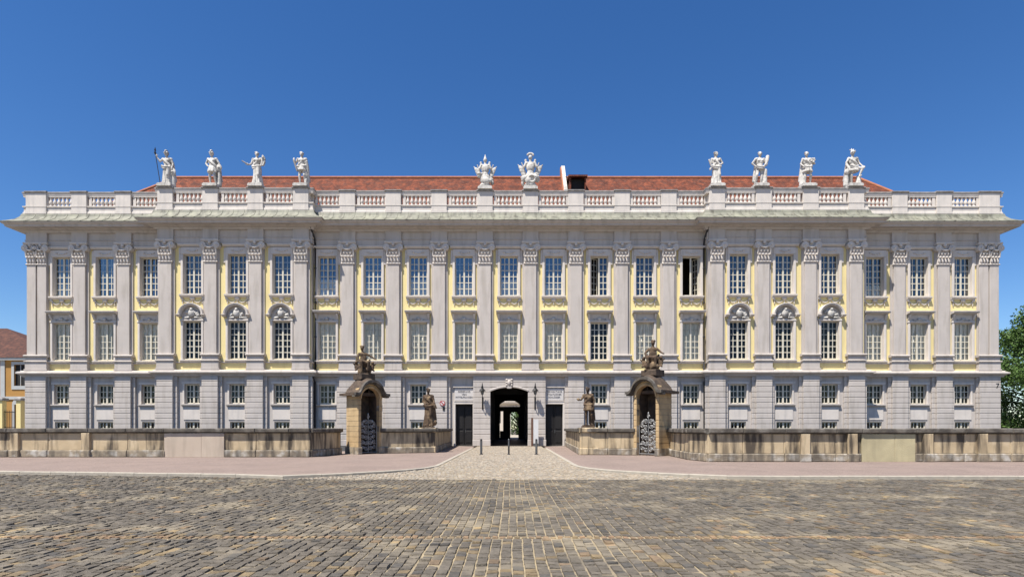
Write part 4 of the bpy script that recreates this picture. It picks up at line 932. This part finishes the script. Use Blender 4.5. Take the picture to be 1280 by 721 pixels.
# each of the two standing statues has its own pedestal
s1 = statue(figure([((-0.2, 0, 1.42), (-0.26, 0.0, 1.15), (-0.12, -0.16, 1.05), (1, -0.2, 0)), ((0.2, 0, 1.42), (0.27, -0.02, 1.15), (0.30, -0.16, 0.98), (0.2, -0.3, -0.6))],
    skirt=(0.25, 7, 2), sashes=SASH, bust=1, cloak=(1, 0.2), extra=lambda mb: (mb.caps((0.28, -0.1, 1.1), (0.40, -0.12, 0.85), 0.06, 0.04), mb.ball((0.26, 0.05, 0.15), (0.16, 0.16, 0.15))), head_turn=0.3),
    px(535.5, 36.6), 36.6, 1.59, 'brown weathered statue of a robed woman on sandstone pedestal beside the round sign', 'brown_stone', sc=1.34, plinth=(0.36, 0.36, 0.14), group='statues on the forecourt wall', voxel=0.03)
p1 = inst('pedestal', MB().cbox(-0.46, 0.46, -0.46, 0.46, 0.40, 1.30, 0.02).cbox(-0.54, 0.54, -0.54, 0.54, 0, 0.398, 0.04).cbox(-0.56, 0.56, -0.56, 0.56, 1.302, 1.585, 0.04).mesh('pedestal', 'sand'), s1, (0, 0, -1.70))
s2 = statue(figure([((-0.2, 0, 1.42), (-0.32, -0.03, 1.22), (-0.42, -0.14, 1.20), (-0.8, -0.3, 0.3)), ((0.2, 0, 1.42), (0.3, 0.03, 1.18), (0.26, -0.06, 0.95), (-0.2, -0.3, -0.6))],
    legs=STAND, tunic=0.72, sashes=mirror(SASH)[:3], cloak=(1, 0.2), extra=both(stump, lambda mb: mb.ball((-0.46, -0.18, 1.22), 0.07)), head_turn=-0.3),
    px(735, 33.7), 33.7, 1.59, 'brown weathered statue of a man in short tunic on a sandstone pedestal', 'brown_stone', sc=1.26, plinth=(0.36, 0.36, 0.14), group='statues on the forecourt wall', voxel=0.03)
inst('pedestal', p1.data, s2, (0, 0, -1.70))

# ------------------------------------------------------------------ arched stone niches with iron gates
def spiral(cx, cz, r, turns, a0, sgn=1, n=22):
    return [(cx+r*(1-0.85*i/n)*math.cos(a0+sgn*turns*2*math.pi*i/n), 0, cz+r*(1-0.85*i/n)*math.sin(a0+sgn*turns*2*math.pi*i/n)) for i in range(n+1)]
def niche(loc, rz, label):
    o = tag(empty('stone_niche', (loc.x, loc.y, 0), rz), label, 'gate niche', 'stone niches in the forecourt wall')
    W, D, OP, SP = 0.84, 0.66, 0.63, 3.33
    rnd = random.Random(int(loc.x*10)); n = 10; z0 = 0.42
    for i in range(n):
        a = z0+(3.55-z0)*i/n; b = z0+(3.55-z0)*(i+1)/n; g = 0.009
        for s in (-1, 1):
            x0, x1 = sorted((s*OP, s*W)); j = rnd.uniform(-0.006, 0.006)
            inst('stone_block', MB().cbox(x0+j, x1+j, -D, D, a+g, b-g, 0.018).mesh('stone_block', 'sand_warm'), o)
    inst('shade_lining', MB().box(-OP+0.002, -OP+0.012, -D+0.3, D-0.15, 0.43, 3.6).box(OP-0.012, OP-0.002, -D+0.3, D-0.15, 0.43, 3.6).box(-OP+0.01, OP-0.01, D-0.14, D-0.02, 0, 4.0).mesh('shade_lining', 'roof_stone'), o)  # back and side linings, the niche's shade put into their dark colour
    mb = MB()
    for s in (-1, 1):
        x0, x1 = sorted((s*OP, s*(W-0.02))); mb.box(x0+0.004, x1, -D+0.03, D-0.03, 0, 3.55)
        x0, x1 = sorted((s*(OP-0.03), s*(W+0.07))); mb.cbox(x0, x1, -D-0.08, D+0.05, 0, 0.42, 0.03)
    inst('base_stone', mb.mesh('base_stone', 'sand_base'), o)
    k = 16; prof = [(-W, SP)]+[(-OP*math.cos(math.pi*i/k), SP+OP*math.sin(math.pi*i/k)) for i in range(k+1)]+[(W, SP), (W, 3.62), (0.80, 3.9), (0.5, 4.22), (0, 4.30), (-0.5, 4.22), (-0.80, 3.9), (-W, 3.62)]
    inst('arch_front', MB().prism_y(prof, -D+0.005, -D+0.35).mesh('arch_front', 'sand_warm'), o)
    pr = [(OP, -D), (OP, -D-0.05), (OP+0.10, -D-0.06), (OP+0.10, -D), ]; vs = []
    for i in range(k+1):
        t = math.pi*i/k
        for r, y in pr: vs.append((-r*math.cos(t), y, SP+r*math.sin(t)))
    q = len(pr)
    inst('archivolt', MB().add(vs, [(i*q+j, i*q+(j+1)%q, (i+1)*q+(j+1)%q, (i+1)*q+j) for i in range(k) for j in range(q)]).mesh('archivolt', 'sand_warm'), o)
    # hood: semicircular gable sweeping into the eaves, then a bell-shaped roof
    hp = []
    for t in [i/24 for i in range(25)]:
        x = -1.2+2.4*t; ax = abs(x)
        z = 3.66+0.80*math.sqrt(max(0, 1-(ax/0.80)**2)) if ax < 0.74 else 3.66+0.3*max(0, (0.98-ax)/0.24)**2
        hp.append((x, z))
    low = [(x, z-0.16) for x, z in hp][::-1]
    inst('hood_moulding', MB().prism_y(low+hp, -D-0.34, -D-0.12).prism_y([(x, z-0.09) for x, z in low]+[(x, z-0.1) for x, z in hp], -D-0.2, -D+0.1).mesh('hood_moulding', 'sand_cope'), o)
    vs = []
    ys = [-D-0.13, -0.45, 0.0, 0.45, D+0.2]; cz = [0, 0.12, 0.30, 0.12, -0.32]
    for y, dz in zip(ys, cz):
        for x, z in hp:
            f = 1.0; vs.append((x*(1 if y < 0.1 else 0.98), y, z+(dz if dz > 0 else 0)*math.exp(-(x/0.6)**2)+(dz if dz < 0 else 0)*math.exp(-(x/0.8)**2)))
    m_ = len(hp); mb = MB()
    mb.add(vs, [(j*m_+i, j*m_+i+1, (j+1)*m_+i+1, (j+1)*m_+i) for j in range(4) for i in range(m_-1)], True)
    for s in (-1, 1): x0, x1 = sorted((s*0.8, s*1.2)); mb.box(x0, x1, -D-0.13, D+0.2, 3.5, 3.652)
    mb.box(-0.85, 0.85, -D+0.36, D+0.1, 3.52, 3.7)
    inst('roof', mb.mesh('roof', 'roof_stone'), o)
    inst('finial_base', MB().cbox(-0.5, 0.5, -0.45, 0.45, 4.5, 4.86, 0.05).mesh('finial_base', 'roof_stone'), o)
    # wrought-iron gate with scrolls, rising to a point
    mb = MB(); gy = -D+0.25; rr = 0.022
    def tube(pts, r=rr): mb.tube([(x, gy+y, z) for x, y, z in pts], r, 5)
    tube([(-OP+0.03, 0, 0.06), (-OP+0.03, 0, 1.75)]); tube([(OP-0.03, 0, 0.06), (OP-0.03, 0, 1.75)]); tube([(-OP, 0, 0.1), (OP, 0, 0.1)]); tube([(0, 0, 0.1), (0, 0, 2.25)]); tube([(-OP, 0, 0.62), (OP, 0, 0.62)]); 
    for r_ in range(5):
        z = 0.34+0.32*r_
        for s in (-1, 1):
            tube(spiral(s*0.16, z, 0.14, 1.6, r_*1.3, s)); tube(spiral(s*0.40, z+0.08, 0.13, 1.6, r_*1.3+2, -s)); 
            mb.ball((s*0.28, gy, z+0.05), (0.05, 0.02, 0.07), 6, 4)
    for s in (-1, 1): tube(spiral(s*0.17, 1.93, 0.14, 1.5, 1.0 if s > 0 else 2.1, s)); tube(spiral(s*0.42, 1.86, 0.11, 1.5, 1.6, s)); mb.ball((s*0.3, gy, 1.98), (0.06, 0.02, 0.08), 6, 4)
    tube(spiral(0, 2.22, 0.10, 1.3, 0)); mb.ball((0, gy, 2.38), (0.05, 0.025, 0.1), 6, 5)
    inst('iron_gate', mb.mesh('iron_gate', 'silver_iron'), o)
    return o
TH = R(47)
niche(BL, TH, 'tan arched stone niche with dark interior and silvery gate, joined to the robed woman parapet')
niche(BR, -TH, 'tan arched stone niche with white iron gate, next to the long mossy parapet')
def group_sculpture(seed, lean):
    rnd = random.Random(seed); mb = MB()
    # rocky mound, seated crowned figure with raised head, two putti and arms at the sides
    for i in range(12): mb.ball((rnd.uniform(-.3, .3), rnd.uniform(-.25, .25), rnd.uniform(0.0, 0.3)), rnd.uniform(0.13, 0.2), 8, 6)
    mb.ball((0, 0, 0.5), (0.28, 0.24, 0.22), 10, 8); mb.ball((lean*0.5, 0, 0.78), (0.19, 0.15, 0.26), 10, 8); mb.ball((lean*0.8, 0, 1.02), (0.2, 0.13, 0.16), 10, 8)
    mb.caps((lean, 0, 1.12), (lean*1.2, -0.02, 1.28), 0.06, 0.06); hd = Vector((lean*1.3, -0.03, 1.38)); mb.ball(hd, (0.1, 0.115, 0.14), 10, 8)
    mb.caps(hd+Vector((0, -0.11, 0.02)), hd+Vector((0, -0.13, -0.03)), 0.015, 0.02, 6)
    for i in range(10): mb.ball(hd+Vector((0.09*math.cos(i*.63), 0.03+0.09*math.sin(i*.63), 0.08+0.03*(i % 2))), 0.045, 6, 5)
    for q, el, wr in ((-1, (-0.36, -0.08, 0.85), (-0.3, -0.25, 0.62)), (1, (0.38, -0.06, 0.92), (0.52, -0.16, 0.80))):
        sh = (lean*0.8+q*0.2, 0, 1.06); mb.caps(sh, el, 0.075, 0.06); mb.caps(el, wr, 0.06, 0.04); hand(mb, wr, (q*0.4, -0.5, -0.2))
    for q in (-1, 1): mb.caps((q*0.12, -0.05, 0.55), (q*0.2, -0.36, 0.58), 0.13, 0.1); mb.caps((q*0.2, -0.36, 0.58), (q*0.17, -0.34, 0.12), 0.1, 0.06)
    for q in (-1, 1):
        c = Vector((q*0.42, -0.02, 0.32)); mb.ball(c, (0.13, 0.12, 0.19), 8, 6); mb.ball(c+Vector((q*0.02, -0.04, 0.26)), 0.095, 8, 6); mb.caps(c+Vector((0, -0.05, -0.12)), c+Vector((q*0.08, -0.2, -0.2)), 0.07, 0.05); mb.caps(c+Vector((q*0.08, 0, 0.1)), c+Vector((q*0.2, -0.08, 0.2)), 0.045, 0.035)
    for pts, r in SASH[:2]: mb.tube([(p[0]*1.2, p[1]*1.2, p[2]-0.32) for p in pts], r*1.2, 8)
    mb.caps((0.2, 0.1, 0.1), (0.3, 0.15, 0.75), 0.1, 0.06)
    return mb
statue(group_sculpture(4, -0.10), BL.x, BL.y, 4.85, 'brown stone group of a leaning seated figure and putti on niche near the robed woman', 'brown_stone', sc=1.10, name='sculpture_group', plinth=(0.42, 0.38, 0.10), rz=R(20), group='sculpture groups on the niches', cat='sculpture', voxel=0.03)
statue(group_sculpture(9, 0.03), BR.x, BR.y, 4.85, 'brown stone group of an upright seated figure and putti on niche beside mossy parapet', 'brown_stone', sc=1.10, name='sculpture_group', plinth=(0.42, 0.38, 0.10), rz=R(-20), group='sculpture groups on the niches', cat='sculpture', voxel=0.03)

# ------------------------------------------------------------------ ground, road, drive, pavement
ZR = -0.09
def kerb_y(x):
    return 18.25 + (0.145*(-4-x) if x < -4 else 0.0) - (0.09*max(0, -24-x) if x < -24 else 0)
tag(MB().add([(-900, -400, -0.16), (900, -400, -0.16), (900, 1200, -0.16), (-900, 1200, -0.16)], [(0, 1, 2, 3)]).build('ground', 'ground'), kind='structure')
XE = 40
xs = [-XE+i*1.0 for i in range(2*XE+1)]
mb = MB(); vs = []
for x in xs: vs += [(x, -6, ZR-0.018), (x, kerb_y(x)+0.3, ZR-0.018)]
mb.add(vs, [(2*i, 2*i+2, 2*i+3, 2*i+1) for i in range(len(xs)-1)])
road = tag(mb.build('road', 'joint'), kind='structure')
# setts: columns that run towards the palace, each stone its own little domed block
def sett_geo(x0, x1, y0, y1, z, dome, c, r):
    jx = (r.random(4)-0.5)*0.010; jy = (r.random(4)-0.5)*0.018
    b = [(x0+jx[0], y0+jy[0]), (x1+jx[1], y0+jy[1]), (x1+jx[2], y1+jy[2]), (x0+jx[3], y1+jy[3])]
    tz = (r.random(2)-0.5)*0.010
    V = [(x, y, z-0.04) for x, y in b]
    cx, cy = (x0+x1)/2, (y0+y1)/2
    V += [(cx+(x-cx)*(1-c/(x1-x0)*2), cy+(y-cy)*(1-c/(y1-y0)*2), z+tz[0]*np.sign(x-cx)+tz[1]*np.sign(y-cy)) for x, y in b]
    V.append((cx, cy, z+dome))
    F = [(0, 1, 5, 4), (1, 2, 6, 5), (2, 3, 7, 6), (3, 0, 4, 7), (4, 5, 8), (5, 6, 8), (6, 7, 8), (7, 4, 8)]
    return V, F
def tone_road(r, x, y):
    v = 0.84+0.32*r.random()
    q = r.random(); patch = 0.5+0.5*math.sin(x*0.21+1.3)*math.sin(y*0.55+x*0.06)
    pw = 0.06+0.14*patch if y < 9.5 else 0.04
    if q < pw: return (v*1.45, v*1.22, v*0.86)           # tan stones
    if q < pw+0.03: return (v*1.3, v*1.05, v*0.82)
    if q > 0.90: return (v*0.68, v*0.69, v*0.72)         # darker basalt
    return (v*1.04, v, v*0.95)
def mesh_with_tone(name, V, F, T, m):
    me = bpy.data.meshes.new(name); me.from_pydata(V, [], F)
    a = me.attributes.new('tone', 'FLOAT_COLOR', 'FACE'); a.data.foreach_set('color', np.array(T, dtype=np.float32).ravel())
    me.materials.append(M[m]); me.update(); return me
rr = np.random.default_rng(3)
cands = []
BAND0, BAND1 = 8.52, 8.70
cw = 0.146
for part_i, (ya, yb) in enumerate(((0.5, BAND0), (BAND1, None))):
    nc = int(2*27/cw)
    for ci in range(nc):
        xb_ = -27+ci*cw+part_i*0.07; wob = float(rr.normal(0, 0.004))
        y = ya+rr.random()*0.25 - 0.25; yend = yb if yb else kerb_y(xb_)+0.02
        if y < ya: y = ya
        while y < yend-0.08:
            ln = 0.11+rr.random()*0.13; y1 = min(y+ln, yend)
            w2 = wob+0.014*math.sin(y*0.7+xb_*0.35)+0.004*math.sin(y*2.3+xb_*1.1)
            g1, g2 = 0.002+rr.random()*0.007, 0.002+rr.random()*0.007
            cands.append((xb_+w2+g1, xb_+w2+cw-g2, y, y1-0.010-rr.random()*0.012)); y = y1
# the thin course of small stones across the road
for ci in range(int(60/0.11)):
    x0 = -30+ci*0.11; cands.append((x0, x0+0.09, BAND0+0.02, BAND1-0.015))
def vis_size(c):
    x, y = (c[0]+c[1])/2, (c[2]+c[3])/2
    if y < 5.75 or abs(x)/y > 0.90: return 0
    return (c[1]-c[0])*(c[3]-c[2])/y**3
order = sorted(range(len(cands)), key=lambda i: -vis_size(cands[i])); near = set(order[:300])
V, F, T = [], [], []
for i, c in enumerate(cands):
    small = c[1]-c[0] < 0.1
    x, y = (c[0]+c[1])/2, (c[2]+c[3])/2
    v, f = sett_geo(*c, ZR+float(rr.normal(0, 0.006)), 0.005, 0.008, rr)
    tn = tone_road(rr, x, y)
    if small: tn = (1.7+0.3*rr.random(), 1.45, 1.05)
    if i in near:
        o = inst('sett', mesh_with_tone('sett', [(a-x, b-y, d-ZR) for a, b, d in v], f, [(*tn, 1)]*8, 'sett'), road, (x, y, ZR))
    else:
        o = len(V); V += v; F += [tuple(k+o for k in q) for q in f]; T += [(*tn, 1)]*8
tag(inst('setts', mesh_with_tone('setts', V, F, T, 'sett'), road), kind='stuff')

# drive of pale small setts between two kerbs
DLX, DRX = -3.0, 2.55
def drive_edge(y, s):
    base = DLX if s < 0 else DRX
    yk = kerb_y(base*1.8)
    f = max(0.0, (24.0-y)/(24.0-18.3))
    return base + s*4.6*f**2.4 + (-s*0.0)
def drive_z(y): return 0.0 if y > 23 else ZR*min(1, (23-y)/4.7)
ysd = [18.25+0.25*i for i in range(24)]+[24.5+1.5*i for i in range(18)]
vs = []; 
for y in ysd: vs += [(drive_edge(y, -1), y, drive_z(y)-0.014), (drive_edge(y, 1), y, drive_z(y)-0.014)]
drive = tag(MB().add(vs, [(2*i, 2*i+1, 2*i+3, 2*i+2) for i in range(len(ysd)-1)]).build('drive', 'joint'), kind='structure')
V, F, T = [], [], []
y = 18.30; row = 0
while y < 49.3:
    h = 0.13; x = drive_edge(y+0.06, -1)+0.03-rr.random()*0.1; xe = drive_edge(y+0.06, 1)-0.03
    while x < xe:
        w = 0.11+rr.random()*0.06
        if x > drive_edge(y, -1) and x+w < xe+0.04:
            v, f = sett_geo(x, x+w-0.018, y, y+h-0.018, drive_z(y)+float(rr.normal(0, 0.003)), 0.004, 0.012, rr)
            t = 0.75+0.45*rr.random(); w_ = rr.random()*0.12; o = len(V); V += v; F += [tuple(k+o for k in q) for q in f]; T += [(t*(1+w_), t, t*(1-w_), 1)]*8
        x += w
    y += h
tag(inst('setts', mesh_with_tone('setts', V, F, T, 'sett_pale'), drive), kind='stuff')
# pavements of pink pavers
def pavement(s):
    vs = []; fs = []
    if s < 0:
        outer = [(x, kerb_y(x)+0.16) for x in [-XE+i for i in range(int(XE-8.0)+1)]]
    else:
        outer = [(x, kerb_y(x)+0.16) for x in [XE-i for i in range(int(XE-8.0)+1)]]
    edge = [(drive_edge(y, s)+s*0.16, y) for y in ysd if 18.6 < y <= 49.9]
    ring = outer+edge+[(s*5.0, 49.9), (s*5.6, 40), (s*14, 38), (s*XE, 38)]
    me_ = MB().add([(x, y, -0.002) for x, y in ring], [tuple(range(len(ring))) if s < 0 else tuple(range(len(ring)))[::-1]])
    me = me_.mesh('pavement', 'paver'); bm = bmesh.new(); bm.from_mesh(me); bmesh.ops.triangulate(bm, faces=bm.faces[:])
    for f in bm.faces:
        if f.normal.z < 0: f.normal_flip()
    bm.to_mesh(me); bm.free()
    tag(inst('pavement', me), kind='structure')
pavement(-1); pavement(1)
# hidden forecourt behind the parapet, kept dark to cut light bounced onto the palace
for s in (-1, 1):
    a, b = sorted((s*5.3, s*60)); tag(MB().add([(a, 34 if s < 0 else 33, -0.012), (b, 33 if s > 0 else 34, -0.012), (b, 49.9, -0.012), (a, 49.9, -0.012)], [(0, 1, 2, 3)]).build('forecourt', 'low_bounce'), kind='structure')
# kerb stones: one edging per side
def kerb(s):
    pts = []
    x = s*XE
    while s*x > 8.0: pts.append((x, kerb_y(x))); x -= s*0.25
    for y in [18.4+0.2*i for i in range(30)]+[24.6+0.4*i for i in range(50)]:
        xe = drive_edge(y, s)
        if s*xe < 7.5: pts.append((xe, y))
    pts = [Vector((*p, 0)) for p in pts]
    root = tag(empty('kerb', (pts[0].x, pts[0].y, 0)), kind='structure')
    acc = 0; cur = [pts[0]]; rnd = random.Random(s)
    target = 1.0
    for a, b in zip(pts[:-1], pts[1:]):
        cur.append(b); acc += (b-a).length
        if acc >= target:
            p0, p1 = cur[0], cur[-1]; d = (p1-p0); L_ = d.length; d.normalize(); nm = Vector((d.y, -d.x, 0))
            if s > 0: nm = -nm
            low = drive_z(p0.y) if abs(p0.x) < 8 else 0
            mb = MB(); z1 = 0.022+rnd.uniform(-0.004, 0.004); q0 = p0+d*0.006; q1 = p1-d*0.006
            vs = []
            for q in (q0, q1):
                for off, z in ((0.0, -0.14), (0.0, z1-0.02), (0.02, z1), (0.17, z1), (0.17, -0.14)): 
                    r_ = q - nm*(off-0.0) - root.location; vs.append((r_.x, r_.y, z))
            mb.add(vs, [(j, (j+1)%5, 5+(j+1)%5, 5+j) for j in range(5)]+[(0, 1, 2, 3, 4), (9, 8, 7, 6, 5)])
            mb.build('kerb_stone', 'kerb', root); cur = [b]; acc = 0; target = rnd.uniform(0.85, 1.15)
kerb(-1); kerb(1)

# ------------------------------------------------------------------ courtyard seen through the gateway
tag(MB().add([(-20, BACK+1.9, 0.395), (20, BACK+1.9, 0.395), (20, 96, 0.42), (-20, 96, 0.42)], [(0, 1, 2, 3)]).build('courtyard', 'kerb'), kind='structure')
cy = 96.0; cc = px(637, cy)
cw_ = tag(empty('courtyard_wing', (cc, cy, 0.4)), 'pale courtyard wing with an arch seen through the dark gateway', 'building')
ax0, ax1, ah = 0.2, 2.0, 4.6
mb = holed(-14, 14, 0, 12, 0, [(ax0, ax1, 0.0, ah)]+[(x-0.7, x+0.7, z, z+2.4) for x in (-11, -8, -5, -2.2, 5, 8, 11) for z in (2.0, 6.8)], 0.6)
inst('wall', mb.mesh('wall', 'stucco_light'), cw_)
inst('cornice', MB().prism_x([(0, 5.2), (-0.5, 5.3), (-0.6, 5.6), (0, 5.8)], -14, 14).prism_x([(0, 12), (-0.6, 12.2), (-0.6, 12.5), (0.6, 12.5), (0.6, 12)], -14.4, 14.4).mesh('cornice', 'stucco_light'), cw_)
inst('roof', MB().prism_x([(-0.5, 12.5), (5, 17.5), (10, 12.5)], -14.4, 14.4).mesh('roof', 'tile'), cw_)
for x in (-11, -8, -5, -2.2, 5, 8, 11):
    for z in (2.0, 6.8): inst('window', MB().box(-0.7, 0.7, 0.3, 0.35, 0, 2.4).mesh('window', 'dark'), cw_, (x, 0, z))
inst('arch_surround', MB().cbox(ax0-0.35, ax0, -0.1, 0.0, 0, ah, 0.02).cbox(ax1, ax1+0.35, -0.1, 0, 0, ah, 0.02).cbox(ax0-0.35, ax1+0.35, -0.1, 0, ah+0.003, ah+0.4, 0.02).mesh('arch_surround', 'white_stone'), cw_)

# ------------------------------------------------------------------ trees
def tree(loc, h, rad, label, seedv, nleaf=16000, trunk_r=0.35, group=None, leaf=0.32, low=0.10):
    r = np.random.default_rng(seedv); rnd = random.Random(seedv)
    o = tag(empty('tree', loc), label, 'tree', group)
    mb = MB(); mb.tube([(0, 0, -0.1), (0.1, 0.05, h*0.2), (0.0, 0.1, h*0.45), (0.1, 0, h*0.7)], [trunk_r*1.25, trunk_r, trunk_r*0.7, trunk_r*0.3], 10)
    clumps = []
    for i in range(90):
        t = rnd.uniform(low, 1.0); a = rnd.uniform(0, 6.28); prof = math.sin(math.pi*min(1, 0.18+0.82*t))**0.6
        rr_ = rad*prof*math.sqrt(rnd.uniform(0.15, 1)); c = Vector((rr_*math.cos(a), rr_*math.sin(a), h*(0.04+0.88*t)))
        clumps.append((c, rad*rnd.uniform(0.22, 0.36)))
        if i % 2 == 0: mb.tube([(0.05, 0.05, max(0.15*h, c.z*0.6)), tuple(c.lerp(Vector((0, 0, c.z*0.7)), 0.45)), tuple(c)], [trunk_r*0.4, trunk_r*0.2, 0.03], 6)
    inst('trunk', mb.mesh('trunk', 'bark'), o)
    per = nleaf//len(clumps); VV = []; n_tot = 0
    for c, cr in clumps:
        d = r.normal(size=(per, 3)); d /= np.linalg.norm(d, axis=1)[:, None]; d *= (cr*r.random(per)**0.4)[:, None]; d[:, 2] *= 0.75
        p = d+np.array(c); u = r.normal(size=(per, 3)); u /= np.linalg.norm(u, axis=1)[:, None]; w = np.cross(u, r.normal(size=(per, 3))); w /= np.linalg.norm(w, axis=1)[:, None]
        s = leaf*(0.5+0.7*r.random(per))[:, None]
        VV.append(np.stack([p-u*s*0.5, p+w*s*0.33, p+u*s*0.5, p-w*s*0.33], 1).reshape(-1, 3)); n_tot += per
    me = bpy.data.meshes.new('crown'); me.from_pydata(np.concatenate(VV).tolist(), [], np.arange(n_tot*4).reshape(-1, 4).tolist()); me.materials.append(M['leaf']); me.update()
    inst('crown', me, o); return o
tree((62.6, 66, -0.15), 17.0, 7.2, 'tall dense green tree just behind the palace corner with house number 7', 21, 60000, low=0.0)
tree((80.0, 74, -0.15), 15.5, 7.0, 'broad green tree further along beyond the corner tree', 22, 40000, low=0.0)
tree((cc+1.6, 118, 0.0), 9.5, 4.5, 'sunlit green tree seen through gateway and courtyard arch', 23, 6000, low=0.0)

# ------------------------------------------------------------------ ochre house and gate pillars at the left edge
HY = 78.0
hx = px(33, HY); h_e, h_r = EYE+(535-447)*HY/FPX, EYE+(535-409)*HY/FPX
house = tag(empty('house', (hx-3, HY, 0)), 'ochre house with dark red hipped roof and black iron gate in front, beside the palace', 'house')
inst('wall', holed(-16, 7, 0, h_e, 0, [(x-0.75, x+0.75, z, z+2.9) for x in (-13.3, -9.8, -6.3, -2.8, 2.1) for z in (EYE+(535-482)*HY/FPX,)]+[(x-0.7, x+0.7, 0.8, 4.9) for x in (-13.3, -9.8, -6.3, 2.1)], 0.3).box(-16, 7, 0.5, 12, 0, h_e-0.01).mesh('wall', 'house_wall'), house)
rx = px(9, HY+6)-hx+3
inst('roof', MB().add([(-16.5, -0.5, h_e), (7.5, -0.5, h_e), (7.5, 12.5, h_e), (-16.5, 12.5, h_e), (-10, 6, h_r+0.9), (rx, 6, h_r+0.9)], [(0, 1, 5, 4), (1, 2, 5), (2, 3, 4, 5), (3, 0, 4), (0, 3, 2, 1)]).mesh('roof', 'house_roof'), house)
inst('eaves', MB().box(-16.4, 7.4, -0.4, 0.0, h_e-0.35, h_e-0.02).mesh('eaves', 'house_trim'), house)
inst('string_course', MB().box(-16.1, 7.1, -0.12, 0.0, 5.5, 5.9).mesh('string_course', 'house_trim'), house)
zw = EYE+(535-482)*HY/FPX
for x in (-13.3, -9.8, -6.3, -2.8, 2.1):
    w = empty('window', (x, 0, zw), 0, house)
    inst('frame', MB().box(-1.1, -0.752, -0.08, 0.0, -0.5, 3.3).box(0.752, 1.1, -0.08, 0, -0.5, 3.3).box(-0.75, 0.75, -0.08, 0, 2.902, 3.3).box(-0.75, 0.75, -0.08, 0, -0.5, -0.002).box(-0.04, 0.04, 0.12, 0.2, 0, 2.9).box(-0.75, 0.75, 0.13, 0.19, 1.9, 2.0).mesh('frame', 'house_trim'), w)
    inst('pane', MB().box(-0.75, 0.75, 0.22, 0.28, 0, 2.9).mesh('pane', 'dark'), w)
for x in (-13.3, -9.8, -6.3, 2.1):
    w = empty('window', (x, 0, 0.8), 0, house)
    mb = MB().box(-1.0, -0.702, -0.08, 0.0, 0, 4.1).box(0.702, 1.0, -0.08, 0, 0, 4.1)
    k = 10; ring = [(-1.0*math.cos(math.pi*i/k), 4.0+0.9*math.sin(math.pi*i/k)) for i in range(k+1)]
    mb.prism_y(ring, -0.09, 0.002)
    inst('frame', mb.mesh('frame', 'house_trim'), w); inst('pane', MB().box(-0.7, 0.7, 0.2, 0.25, 0, 4.1).mesh('pane', 'dark'), w)
inst('pilaster', MB().box(-0.5, 0.1, -0.1, 0.0, 0, h_e-0.35).mesh('pilaster', 'house_trim'), house)
for p, lab in ((25.5, 'pale yellow gate pillar between the palace corner and ochre house'), (2.5, 'pale yellow gate pillar in front of the ochre house')):
    Y = 56.0; o = tag(empty('gate_pillar', (px(p, Y), Y, 0)), lab, 'pillar', 'gate pillars by the ochre house')
    inst('shaft', MB().cbox(-0.24, 0.24, -0.24, 0.24, 0.4, 4.25, 0.02).mesh('shaft', 'yellow'), o); inst('base', MB().cbox(-0.32, 0.32, -0.32, 0.32, 0, 0.4, 0.03).mesh('base', 'stucco_light'), o)
    inst('cap', MB().cbox(-0.36, 0.36, -0.36, 0.36, 4.25, 4.5, 0.05).lathe([(0.34, 4.5), (0.2, 4.62), (0.0, 4.66)], n=8).mesh('cap', 'coping_grey'), o)
mb = MB(); xa, xb = px(4, 56)+0.12, px(25.5, 56)-0.24
o = tag(empty('iron_fence', (xa, 56, 0)), 'black iron gate leaf between two pale yellow pillars', 'gate')
for i in range(9): inst('bar', MB().cone((0, 0, 0.15), (0, 0, 3.3), 0.02, 0.02, 6).mesh('bar', 'iron'), o, ((xb-xa)*i/8, 0, 0))
for z in (0.3, 1.6, 3.1): inst('rail', MB().box(0, xb-xa, -0.02, 0.02, z, z+0.06).mesh('rail', 'iron'), o)
